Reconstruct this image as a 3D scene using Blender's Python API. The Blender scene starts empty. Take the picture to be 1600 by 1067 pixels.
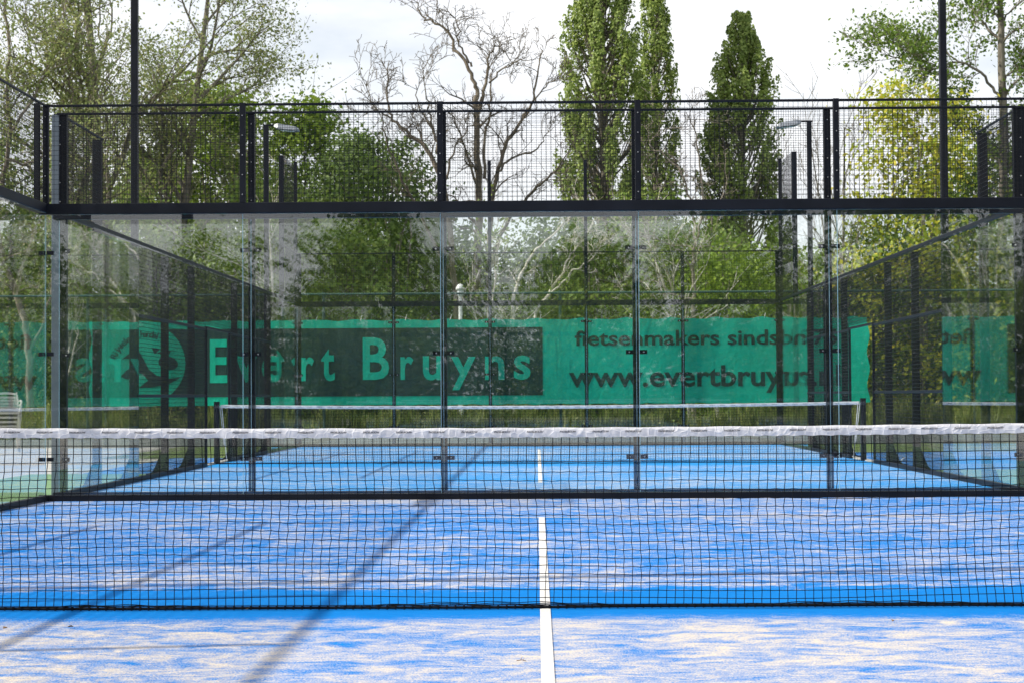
import bpy, math, random
import numpy as np
from mathutils import Vector, Matrix
rnd = random.Random(7)
rs = np.random.RandomState(11)
sc = bpy.context.scene
col = sc.collection
R = math.radians

# ------------------------------------------------------------------ camera
F = 3018.0                                   # focal length in photo pixels (1600 wide)
CAM = Vector((-0.034, 0.0, 1.037))
Yc = Vector((39, -84, -F)).normalized()      # world +Y seen from the camera
Zc = Vector((-0.006, 1, 0)); Zc = (Zc - Yc * Zc.dot(Yc)).normalized()
Xc = Yc.cross(Zc)
Mwc = Matrix((Xc, Yc, Zc))                   # rows: world axes in camera space = camera->world
cd = bpy.data.cameras.new('camera'); cam = bpy.data.objects.new('camera', cd); col.objects.link(cam)
cam.matrix_world = Matrix.Translation(CAM) @ Mwc.to_4x4()
cd.sensor_width = 36; cd.lens = 36 * F / 1600
cd.clip_start = 0.05; cd.clip_end = 3000
cd.dof.use_dof = True; cd.dof.focus_distance = 11.5; cd.dof.aperture_fstop = 11
sc.camera = cam

def at(px, py, D):                           # a point seen at (px, py) of the photo, D metres ahead
    v = Mwc @ Vector((px - 800, 533.5 - py, -F))
    return CAM + v * (D / v.y)

# ------------------------------------------------------------------ light
SUNDIR = Vector((-1, -0.17, 0.755)).normalized()
w = bpy.data.worlds.new("World"); sc.world = w; w.use_nodes = True
nt = w.node_tree; nt.nodes.clear()
def wn(t, **k):
    n = nt.nodes.new(t)
    for a, b in k.items(): setattr(n, a, b)
    return n
sky = wn('ShaderNodeTexSky', sky_type='NISHITA', sun_disc=False)
sky.sun_elevation = math.asin(SUNDIR.z); sky.sun_rotation = math.atan2(SUNDIR.x, SUNDIR.y)
sky.air_density = 1.0; sky.dust_density = 2.0
tc = wn('ShaderNodeTexCoord')
mp = wn('ShaderNodeMapping'); mp.inputs['Scale'].default_value = (1, 1, 2.6)
nz = wn('ShaderNodeTexNoise'); nz.inputs['Scale'].default_value = 4.2; nz.inputs['Detail'].default_value = 6; nz.inputs['Roughness'].default_value = 0.55
cr = wn('ShaderNodeValToRGB'); cr.color_ramp.elements[0].position = 0.34; cr.color_ramp.elements[0].color = (.5, .5, .5, 1)
cr.color_ramp.elements[1].position = 0.56; cr.color_ramp.elements[1].color = (.97, .97, .97, 1)
nz2 = wn('ShaderNodeTexNoise'); nz2.inputs['Scale'].default_value = 9; nz2.inputs['Detail'].default_value = 5
cr2 = wn('ShaderNodeValToRGB')
cr2.color_ramp.elements[0].position = 0.32; cr2.color_ramp.elements[0].color = (7.0, 7.15, 7.5, 1)
cr2.color_ramp.elements[1].position = 0.55; cr2.color_ramp.elements[1].color = (8.0, 8.1, 8.3, 1)
mx = wn('ShaderNodeMix', data_type='RGBA')
bg = wn('ShaderNodeBackground'); bg.inputs[1].default_value = 0.10
ow = wn('ShaderNodeOutputWorld')
L = nt.links.new
L(tc.outputs['Generated'], mp.inputs[0]); L(mp.outputs[0], nz.inputs['Vector']); L(nz.outputs[0], cr.inputs[0])
L(mp.outputs[0], nz2.inputs['Vector']); L(nz2.outputs[0], cr2.inputs[0])
L(cr.outputs[0], mx.inputs[0]); L(sky.outputs[0], mx.inputs[6]); L(cr2.outputs[0], mx.inputs[7])
L(mx.outputs[2], bg.inputs[0]); L(bg.outputs[0], ow.inputs[0])

sd = bpy.data.lights.new('sun', 'SUN'); sd.energy = 4.2; sd.angle = R(0.5); sd.color = (1, 0.93, 0.82)
sun = bpy.data.objects.new('sun', sd); col.objects.link(sun)
sun.rotation_euler = SUNDIR.to_track_quat('Z', 'Y').to_euler(); sun.location = (-30, -10, 30)
sc.view_settings.view_transform = 'Standard'; sc.view_settings.look = 'None'
sc.view_settings.gamma = 1; sc.view_settings.exposure = 0.62
sc.cycles.transparent_max_bounces = 40; sc.cycles.max_bounces = 8
sc.cycles.diffuse_bounces = 3; sc.cycles.glossy_bounces = 4; sc.cycles.caustics_reflective = False
sc.cycles.use_denoising = True

# ------------------------------------------------------------------ materials
def mat(name):
    m = bpy.data.materials.new(name); m.use_nodes = True
    t = m.node_tree; t.nodes.clear()
    o = t.nodes.new('ShaderNodeOutputMaterial')
    return m, t, o
def N(t, typ, ins=None, **k):
    n = t.nodes.new(typ)
    for a, b in k.items(): setattr(n, a, b)
    if ins:
        for a, b in ins.items():
            if hasattr(b, 'is_output') or isinstance(b, bpy.types.NodeSocket): t.links.new(b, n.inputs[a])
            else: n.inputs[a].default_value = b
    return n
def ramp(t, fac, stops, interp='LINEAR'):
    n = t.nodes.new('ShaderNodeValToRGB'); e = n.color_ramp.elements
    n.color_ramp.interpolation = interp
    while len(e) < len(stops): e.new(0.5)
    for i, (p, c) in enumerate(stops):
        e[i].position = p; e[i].color = (*c, 1) if len(c) == 3 else c
    t.links.new(fac, n.inputs[0]); return n.outputs[0]
def g(v): return (v, v, v)
def coords(t, scale=(1, 1, 1)):
    c = N(t, 'ShaderNodeTexCoord'); m = N(t, 'ShaderNodeMapping', {'Vector': c.outputs['Object'], 'Scale': scale}); return m.outputs[0]
def geo_pos(t, scale=(1, 1, 1)):
    c = N(t, 'ShaderNodeNewGeometry'); m = N(t, 'ShaderNodeMapping', {'Vector': c.outputs['Position'], 'Scale': scale}); return m.outputs[0]
def noise(t, vec, scale, detail=4, rough=.5, dist=0):
    return N(t, 'ShaderNodeTexNoise', {'Vector': vec, 'Scale': scale, 'Detail': detail, 'Roughness': rough, 'Distortion': dist}).outputs[0]
def mixc(t, f, a, b, mode='MIX'):
    n = t.nodes.new('ShaderNodeMix'); n.data_type = 'RGBA'; n.blend_type = mode
    for i, v in ((0, f), (6, a), (7, b)):
        if isinstance(v, bpy.types.NodeSocket): t.links.new(v, n.inputs[i])
        else: n.inputs[i].default_value = v if i == 0 else ((*v, 1) if len(v) == 3 else v)
    return n.outputs[2]
def bump(t, h, s, d=0.01):
    return N(t, 'ShaderNodeBump', {'Height': h, 'Strength': s, 'Distance': d}).outputs[0]
def simple(name, c1, c2, scale=6, rough=.6, metal=0, bmp=0.0, spec=0.5, detail=5):
    m, t, o = mat(name); p = coords(t)
    n = noise(t, p, scale, detail)
    c = ramp(t, n, [(.35, c1), (.65, c2)])
    ins = {'Base Color': c, 'Roughness': rough, 'Metallic': metal, 'Specular IOR Level': spec}
    if bmp: ins['Normal'] = bump(t, noise(t, p, scale * 6, 3), bmp)
    b = N(t, 'ShaderNodeBsdfPrincipled', ins); t.links.new(b.outputs[0], o.inputs[0]); return m

M = {}
M['steel'] = simple('dark_steel_paint', (.0035, .005, .009), (.007, .009, .015), 3, .5, 0, .03, .16)
M['wire'] = simple('dark_wire', (.006, .007, .010), (.010, .011, .014), 3, .55, 0, 0, .2)
M['galv'] = simple('galvanised_steel', (.45, .48, .52), (.6, .63, .66), 8, .35, .6)
M['bolt'] = simple('bolt_steel', (.5, .5, .52), (.7, .7, .72), 8, .3, .8)
M['lampgrey'] = simple('lamp_housing', (.20, .22, .25), (.28, .30, .33), 6, .4, .2)
M['lens'] = simple('lamp_lens', (.6, .65, .7), (.7, .74, .78), 6, .2)
M['whitepaint'] = simple('white_enamel', (.6, .62, .63), (.75, .76, .76), 5, .4)
M['plastic'] = simple('white_plastic', (.46, .46, .43), (.56, .55, .52), 4, .35, 0, .03)
M['netcord'] = simple('black_netting', (.004, .005, .007), (.009, .010, .012), 40, .8, 0, 0, .1)
M['fencegreen'] = simple('green_coated_wire', (.015, .05, .04), (.02, .075, .06), 4, .45)
M['ink'] = simple('black_print', (.02, .02, .025), (.04, .04, .05), 20, .7)
M['leafdry'] = simple('dry_leaf_brown', (.12, .06, .02), (.28, .17, .06), 30, .8)
M['stone'] = simple('pebble', (.12, .12, .12), (.3, .29, .27), 30, .9)
M['blackplastic'] = simple('black_plastic', (.01, .01, .012), (.02, .02, .022), 9, .5)

# glass: clear float glass, both faces reflect by Fresnel
def glass(name, tint, dirt):
    m, t, o = mat(name)
    ge = N(t, 'ShaderNodeNewGeometry')
    ior = N(t, 'ShaderNodeMath', {0: ge.outputs['Backfacing'], 1: 1/1.6 - 1.6, 2: 1.6}, operation='MULTIPLY_ADD')
    pos = geo_pos(t)
    fr = N(t, 'ShaderNodeFresnel', {'IOR': ior.outputs[0]})
    tr = N(t, 'ShaderNodeBsdfTransparent', {'Color': (*tint, 1)})
    gl = N(t, 'ShaderNodeBsdfGlossy', {'Color': (1, 1, 1, 1), 'Roughness': 0.0})
    mx = N(t, 'ShaderNodeMixShader', {0: fr.outputs[0], 1: tr.outputs[0], 2: gl.outputs[0]})
    n1 = noise(t, geo_pos(t, (1.0, 1.0, .8)), 1.1, 6, .6, .4)
    f = ramp(t, n1, [(.45, g(0.0)), (.72, g(dirt))])
    df = N(t, 'ShaderNodeBsdfDiffuse', {'Color': (.7, .75, .78, 1)})
    m2 = N(t, 'ShaderNodeMixShader', {0: f, 1: mx.outputs[0], 2: df.outputs[0]})
    t.links.new(m2.outputs[0], o.inputs[0]); return m
M['glass'] = glass('court_glass', (.985, .997, .995), 0.005)
M['glassedge'] = simple('glass_edge', (.25, .45, .55), (.35, .55, .65), 3, .15)

# sanded artificial turf
def turf(name, sand_amt, base1=(.001, .108, .41), base2=(.006, .215, .60), strips=()):
    m, t, o = mat(name)
    pos = geo_pos(t)
    ps = geo_pos(t, (.75, 1.1, 1))
    big = noise(t, pos, .35, 3, .5)
    patch = noise(t, ps, 5.0, 9, .70, .9)
    mid = noise(t, geo_pos(t, (.6, 1.7, 1)), 19, 5, .7)
    grain = noise(t, pos, 110, 3, .75)
    a = N(t, 'ShaderNodeMath', {0: patch, 1: 1.0, 2: 0.0}, operation='MULTIPLY_ADD').outputs[0]
    a = N(t, 'ShaderNodeMath', {0: mid, 1: .45, 2: a}, operation='MULTIPLY_ADD').outputs[0]
    a = N(t, 'ShaderNodeMath', {0: big, 1: .35, 2: a}, operation='MULTIPLY_ADD').outputs[0]
    a = N(t, 'ShaderNodeMath', {0: grain, 1: 1.0, 2: a}, operation='MULTIPLY_ADD').outputs[0]
    # clear strips where feet and the net sweep the sand away
    sep = N(t, 'ShaderNodeSeparateXYZ', {0: pos})
    for (yc, hw, k) in strips:
        wob = N(t, 'ShaderNodeMath', {0: patch, 1: .5, 2: -.25 - yc}, operation='MULTIPLY_ADD').outputs[0]
        d = N(t, 'ShaderNodeMath', {0: sep.outputs[1], 1: wob}, operation='ADD').outputs[0]
        d = N(t, 'ShaderNodeMath', {0: d}, operation='ABSOLUTE').outputs[0]
        f = N(t, 'ShaderNodeMapRange', {0: d, 1: hw * .6, 2: hw * 1.35, 3: -k, 4: 0.0}).outputs[0]
        a = N(t, 'ShaderNodeMath', {0: a, 1: f}, operation='ADD').outputs[0]
    mean = 1.40 - sand_amt
    f = N(t, 'ShaderNodeMapRange', {0: a, 1: mean - .16, 2: mean + .15, 3: 0.0, 4: 1.0}).outputs[0]
    f2 = N(t, 'ShaderNodeMath', {0: f, 1: .93}, operation='MULTIPLY').outputs[0]
    blue = mixc(t, mid, base1, base2)
    sand = ramp(t, noise(t, pos, 90, 3), [(.35, (.52, .44, .33)), (.7, (.77, .675, .53))])
    c = mixc(t, f2, blue, sand)
    bn = bump(t, noise(t, pos, 320, 2), .5, .006)
    b = N(t, 'ShaderNodeBsdfPrincipled', {'Base Color': c, 'Roughness': .9, 'Specular IOR Level': .05, 'Normal': bn})
    t.links.new(b.outputs[0], o.inputs[0]); return m
M['turf_near'] = turf('sanded_blue_turf', -.01, strips=((9.75, .62, .42), (15.0, 4.6, .10)))
M['turf_far'] = turf('blue_turf', -.13, (.006, .16, .47), (.030, .29, .63), strips=((29.9, 1.1, .4), (39.2, .8, .2)))
M['turf_side'] = turf('blue_turf_margin', -.16)
def twotone(name, a, b, scale, rough=.9, bmp=.3, a2=None):
    m, t, o = mat(name); pos = geo_pos(t)
    n = noise(t, pos, scale, 6, .6); n2 = noise(t, pos, scale * 14, 4, .6)
    c = mixc(t, n2, ramp(t, n, [(.35, a), (.65, b)]), tuple(x * .6 for x in a), 'MIX') if False else ramp(t, N(t, 'ShaderNodeMath', {0: n2, 1: .6, 2: N(t, 'ShaderNodeMath', {0: n, 1: .4}, operation='MULTIPLY').outputs[0]}, operation='MULTIPLY_ADD').outputs[0], [(.38, a), (.62, b)])
    p = N(t, 'ShaderNodeBsdfPrincipled', {'Base Color': c, 'Roughness': rough, 'Specular IOR Level': .2, 'Normal': bump(t, n2, bmp, .02)})
    t.links.new(p.outputs[0], o.inputs[0]); return m
M['grass'] = twotone('meadow_grass', (.05, .09, .02), (.14, .18, .05), 1.5)
M['greenpad'] = twotone('pale_green_turf', (.10, .20, .09), (.20, .31, .15), 2.5)
def paving():
    m, t, o = mat('concrete_paving'); pos = geo_pos(t)
    br = N(t, 'ShaderNodeTexBrick', {'Vector': pos, 'Color1': (.32, .31, .29, 1), 'Color2': (.38, .37, .35, 1), 'Mortar': (.18, .18, .16, 1), 'Scale': 1.0, 'Mortar Size': .012, 'Brick Width': .6, 'Row Height': .3})
    c = mixc(t, .5, br.outputs[0], ramp(t, noise(t, pos, 5, 6), [(.3, (.3, .29, .27)), (.7, (.55, .53, .49))]))
    p = N(t, 'ShaderNodeBsdfPrincipled', {'Base Color': c, 'Roughness': .85}); t.links.new(p.outputs[0], o.inputs[0]); return m
M['paving'] = paving()
M['line'] = twotone('white_turf_line', (.50, .49, .48), (.66, .65, .63), 8, .85, .4)

# banner cloth: woven, lets some light through
def cloth(name, a, b, trans=.35, fade=.0):
    m, t, o = mat(name); pos = geo_pos(t)
    c = ramp(t, noise(t, geo_pos(t, (1, 1, .6)), .9, 6, .6, .5), [(.3, a), (.7, b)])
    c = mixc(t, .16, c, ramp(t, noise(t, geo_pos(t, (60, 1, 8)), 2.0, 2), [(.4, g(.0)), (.6, g(.5))]), 'SOFT_LIGHT')
    bn = bump(t, noise(t, geo_pos(t, (1.6, 1, .8)), 2.6, 4, .5, 1.0), .4, .05)
    d = N(t, 'ShaderNodeBsdfPrincipled', {'Base Color': c, 'Roughness': .75, 'Specular IOR Level': .25, 'Normal': bn})
    tl = N(t, 'ShaderNodeBsdfTranslucent', {'Color': c})
    x = N(t, 'ShaderNodeMixShader', {0: trans, 1: d.outputs[0], 2: tl.outputs[0]})
    t.links.new(x.outputs[0], o.inputs[0]); return m
M['green_cloth'] = cloth('green_windbreak_cloth', (.0, .36, .235), (.004, .50, .34), .12)
M['dark_cloth'] = cloth('dark_print_cloth', (.012, .038, .036), (.02, .058, .054), .08)
def tape():
    m, t, o = mat('white_net_tape'); pos = geo_pos(t, (1, 1, 1.3))
    v = N(t, 'ShaderNodeTexVoronoi', {'Vector': pos, 'Scale': 24.0, 'Randomness': .8}, feature='DISTANCE_TO_EDGE').outputs['Distance']
    e = ramp(t, v, [(0.0, g(1)), (.10, g(0))])
    c = ramp(t, noise(t, pos, 9, 5, .6), [(.35, (.48, .48, .52)), (.65, (.64, .64, .67))])
    c = mixc(t, N(t, 'ShaderNodeMath', {0: e, 1: .45}, operation='MULTIPLY').outputs[0], c, (.78, .78, .80))
    h = N(t, 'ShaderNodeMath', {0: e, 1: 1.0, 2: noise(t, pos, 30, 3)}, operation='MULTIPLY_ADD').outputs[0]
    b = N(t, 'ShaderNodeBsdfPrincipled', {'Base Color': c, 'Roughness': .5, 'Specular IOR Level': .4, 'Normal': bump(t, h, .4, .004)})
    t.links.new(b.outputs[0], o.inputs[0]); return m
M['band'] = tape()

def bark(name, a, b, sc_=6, stretch=.25):
    m, t, o = mat(name); p = geo_pos(t, (1, 1, stretch))
    c = ramp(t, noise(t, p, sc_, 6, .65), [(.35, a), (.62, b)])
    pr = N(t, 'ShaderNodeBsdfPrincipled', {'Base Color': c, 'Roughness': .85, 'Specular IOR Level': .2, 'Normal': bump(t, noise(t, p, sc_ * 4, 4), .5, .02)})
    t.links.new(pr.outputs[0], o.inputs[0]); return m
M['bark_grey'] = bark('grey_bark', (.09, .08, .065), (.22, .20, .16))
M['bark_pale'] = bark('pale_birch_bark', (.22, .2, .17), (.58, .55, .48), 5, 2.5)
M['bark_curly'] = bark('curly_willow_bark', (.07, .06, .045), (.19, .16, .12))
M['bark_dry'] = bark('dry_branch_bark', (.12, .10, .08), (.26, .23, .19))
def leaf(name, cols, trans=.4):
    m, t, o = mat(name)
    ge = N(t, 'ShaderNodeNewGeometry')
    n = len(cols)
    c = ramp(t, ge.outputs['Random Per Island'], [((i + .5) / n, k) for i, k in enumerate(cols)])
    lump = noise(t, geo_pos(t), .9, 3)
    c = mixc(t, ramp(t, lump, [(.35, g(0)), (.65, g(.45))]), c, cols[-1])
    d = N(t, 'ShaderNodeBsdfPrincipled', {'Base Color': c, 'Roughness': .55, 'Specular IOR Level': .35})
    tl = N(t, 'ShaderNodeBsdfTranslucent', {'Color': c})
    x = N(t, 'ShaderNodeMixShader', {0: trans, 1: d.outputs[0], 2: tl.outputs[0]})
    t.links.new(x.outputs[0], o.inputs[0]); return m
M['leaf_willow'] = leaf('willow_leaves', [(.17, .21, .08), (.26, .32, .12), (.34, .32, .12), (.22, .28, .09)])
M['leaf_bright'] = leaf('bright_green_leaves', [(.13, .22, .025), (.23, .34, .035), (.32, .42, .05), (.18, .28, .03)])
M['leaf_dark'] = leaf('dark_green_leaves', [(.07, .13, .025), (.11, .18, .035), (.17, .24, .05), (.09, .15, .03)])
M['leaf_poplar'] = leaf('poplar_leaves', [(.18, .26, .06), (.28, .37, .09), (.42, .50, .13), (.17, .24, .06)])
M['leaf_yellow'] = leaf('yellow_maple_leaves', [(.26, .36, .03), (.62, .52, .05), (.20, .31, .03), (.44, .46, .05)])
M['leaf_right'] = leaf('oak_leaves', [(.09, .16, .03), (.16, .25, .04), (.24, .32, .05), (.12, .20, .03)])
M['leaf_olive'] = leaf('olive_undergrowth_leaves', [(.10, .17, .03), (.19, .28, .05), (.27, .32, .07), (.14, .22, .04)])
M['weeds'] = leaf('weed_stems', [(.16, .20, .05), (.50, .48, .18), (.24, .34, .06), (.12, .15, .04)])

# ------------------------------------------------------------------ mesh helpers
class G:
    def __init__(s): s.v = []; s.f = []; s.n = 0
    def add(s, v, f):
        v = np.asarray(v, float).reshape(-1, 3); f = np.asarray(f, int).reshape(-1, 4)
        s.v.append(v); s.f.append(f + s.n); s.n += len(v)
    def box(s, a, b):
        (x0, y0, z0), (x1, y1, z1) = a, b
        v = [(x0,y0,z0),(x1,y0,z0),(x1,y1,z0),(x0,y1,z0),(x0,y0,z1),(x1,y0,z1),(x1,y1,z1),(x0,y1,z1)]
        s.add(v, [(0,3,2,1),(4,5,6,7),(0,1,5,4),(1,2,6,5),(2,3,7,6),(3,0,4,7)]); return s
    def cbox(s, c, d): return s.box([c[i] - d[i]/2 for i in range(3)], [c[i] + d[i]/2 for i in range(3)])
    def bbox(s, a, b, e=.004):                  # box with chamfered long vertical/horizontal edges, kept cheap
        (x0, y0, z0), (x1, y1, z1) = a, b
        d = [x1-x0, y1-y0, z1-z0]; ax = d.index(max(d)); o = [i for i in range(3) if i != ax]
        lo = (x0, y0, z0); hi = (x1, y1, z1); u, w_ = o
        ring = [(lo[u]+e, lo[w_]), (hi[u]-e, lo[w_]), (hi[u], lo[w_]+e), (hi[u], hi[w_]-e), (hi[u]-e, hi[w_]), (lo[u]+e, hi[w_]), (lo[u], hi[w_]-e), (lo[u], lo[w_]+e)]
        V = []
        for k in (lo[ax], hi[ax]):
            for p in ring:
                q = [0, 0, 0]; q[ax] = k; q[u] = p[0]; q[w_] = p[1]; V.append(q)
        Fc = [(i, (i+1) % 8, (i+1) % 8 + 8, i + 8) for i in range(8)]
        for b_ in (0, 8): Fc += [(b_, b_+1, b_+2, b_+3), (b_, b_+3, b_+4, b_+7), (b_+4, b_+5, b_+6, b_+7)]
        s.add(V, Fc); return s
    def wire(s, p, q, r, n=4, ph=.785):
        p = np.array(p, float); q = np.array(q, float); d = q - p; l = np.linalg.norm(d)
        if l < 1e-6: return s
        return s.tube([p, q], [r, r], n, ph)
    def tube(s, pts, rad, n=5, ph=0.0, cap=False):
        P = np.asarray(pts, float); m = len(P); r = np.asarray(rad, float)
        T = np.gradient(P, axis=0) if m > 2 else np.array([P[1]-P[0]]*2)
        T /= (np.linalg.norm(T, axis=1)[:, None] + 1e-12)
        ref = np.array([0., 0., 1.]) if abs(T[0][2]) < .9 else np.array([0., 1., 0.])
        U = np.cross(T, ref); U /= (np.linalg.norm(U, axis=1)[:, None] + 1e-9); W = np.cross(T, U)
        a = np.arange(n) * 2 * math.pi / n + ph
        V = P[:, None, :] + r[:, None, None] * (np.cos(a)[None, :, None] * U[:, None, :] + np.sin(a)[None, :, None] * W[:, None, :])
        i = np.arange(n); j = (i + 1) % n
        Fc = [np.stack([k*n+i, k*n+j, (k+1)*n+j, (k+1)*n+i], 1) for k in range(m-1)]
        s.add(V.reshape(-1, 3), np.concatenate(Fc))
        if cap and n >= 4:
            for base in (s.n - m*n, s.n - n):
                ids = [base + k for k in range(n)]
                for k in range(1, n-1, 2): s.f.append(np.array([[ids[0], ids[k], ids[k+1], ids[min(k+2, n-1)]]]) if k+2 <= n-1 else np.array([[ids[0], ids[k], ids[k+1], ids[k+1]]])[:0])
        return s
    def leaves(s, C, size, asp=.62, nrm=None, jit=.4, nj=.55):
        C = np.asarray(C, float); n = len(C)
        if n == 0: return s
        a = rs.normal(size=(n, 3)); a /= np.linalg.norm(a, axis=1)[:, None]
        b = rs.normal(size=(n, 3))
        if nrm is not None:
            q = nrm/(np.linalg.norm(nrm, axis=1)[:, None]+1e-9) + rs.normal(size=(n, 3))*nj; q /= np.linalg.norm(q, axis=1)[:, None]
            a = np.cross(q, a); a /= np.linalg.norm(a, axis=1)[:, None]; b = np.cross(q, a)
        else:
            b = np.cross(a, b); b /= np.linalg.norm(b, axis=1)[:, None]
        L_ = size * (1 + jit * rs.uniform(-1, 1, n))[:, None]
        V = np.stack([C - a*L_/2, C + b*L_*asp/2 - a*L_*.08, C + a*L_/2, C - b*L_*asp/2 - a*L_*.08], 1)
        s.add(V.reshape(-1, 3), np.arange(n*4).reshape(n, 4)); return s
    def mesh(s, name, off=(0, 0, 0), smooth=False):
        V = np.concatenate(s.v) - np.array(off); Fc = np.concatenate(s.f)
        me = bpy.data.meshes.new(name)
        me.vertices.add(len(V)); me.vertices.foreach_set('co', V.astype(np.float32).ravel())
        me.loops.add(len(Fc)*4); me.loops.foreach_set('vertex_index', Fc.astype(np.int32).ravel())
        me.polygons.add(len(Fc)); me.polygons.foreach_set('loop_start', (np.arange(len(Fc))*4).astype(np.int32))
        me.polygons.foreach_set('loop_total', np.full(len(Fc), 4, np.int32))
        me.polygons.foreach_set('use_smooth', np.full(len(Fc), bool(smooth)))
        me.update(calc_edges=True); me.validate(); return me
    def build(s, name, m, parent=None, smooth=False):
        off = tuple(parent['_w']) if parent is not None and '_w' in parent else (0, 0, 0)
        me = s.mesh(name, off, smooth); me.materials.append(M[m])
        return link(name, me, parent, off)
def link(name, me, parent=None, off=(0, 0, 0)):
    o = bpy.data.objects.new(name, me); col.objects.link(o)
    if parent is not None: o.parent = parent; o['_w'] = list(off)
    return o
def tag(o, label=None, cat=None, group=None, kind=None):
    if label: o['label'] = label
    if cat: o['category'] = cat
    if group: o['group'] = group
    if kind: o['kind'] = kind
    return o
def thing(name, loc, label, cat, group=None):
    o = bpy.data.objects.new(name, None); col.objects.link(o); o.location = loc; o['_w'] = list(loc)
    o.empty_display_size = .2
    return tag(o, label, cat, group)
def copy_tree(o, parent=None):
    c = o.copy(); col.objects.link(c)
    if parent is not None: c.parent = parent
    for ch in list(o.children): copy_tree(ch, c)
    return c
def sheet(name, x0, x1, y0, y1, z, m, nx=1, ny=1):
    me = bpy.data.meshes.new(name)
    me.from_pydata([(x0,y0,z),(x1,y0,z),(x1,y1,z),(x0,y1,z)], [], [(0,1,2,3)]); me.materials.append(M[m])
    o = link(name, me); tag(o, kind='structure'); return o

# ------------------------------------------------------------------ key distances
DN, D1, D2, D3 = 9.47, 19.47, 20.03, 40.03
DN2 = 30.03
# ------------------------------------------------------------------ ground
sheet('ground', -900, 900, -700, 1500, -.03, 'grass')
sheet('paving', -30, 30, -12, 41.0, -.012, 'paving')
sheet('green_turf', -7.0, -5.03, -1.5, 26.5, -.004, 'greenpad')
sheet('green_turf', 5.03, 7.4, -1.5, 26.5, -.004, 'greenpad')
sheet('grass_verge', -7.6, -5.03, 33.2, 41.5, -.004, 'grass')
sheet('grass_verge', 5.03, 12, 34.6, 42, -.004, 'grass')
sheet('blue_turf', -6.3, -5.03, 26.51, 33.19, -.004, 'turf_side')
sheet('blue_turf', 5.03, 16, 26.51, 34.59, -.004, 'turf_side')
sheet('court_turf', -5.03, 5.03, -.53, D1 + .28, 0, 'turf_near')
sheet('court_turf', -5.03, 5.03, D1 + .281, D3, 0, 'turf_far')
ln = G()
def quad(gm, x0, x1, y0, y1, z): gm.add([(x0,y0,z),(x1,y0,z),(x1,y1,z),(x0,y1,z)], [(0,1,2,3)])
for c in (DN, DN2):
    quad(ln, -.025, .025, c - 6.95, c + 6.95, .004)
    for s in (-1, 1):
        y = c + s * 6.975
        quad(ln, -5, 5, y - .025, y + .025, .004)
tag(ln.build('court_lines', 'line'), kind='structure')
kb = G()
for sx in (-1, 1):
    kb.box((sx*5.035 if sx > 0 else -5.16, D2 + 4, -.02), (5.16 if sx > 0 else -5.035, D3 - 4, .018))
tag(kb.build('court_kerb', 'paving'), kind='structure')

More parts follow.
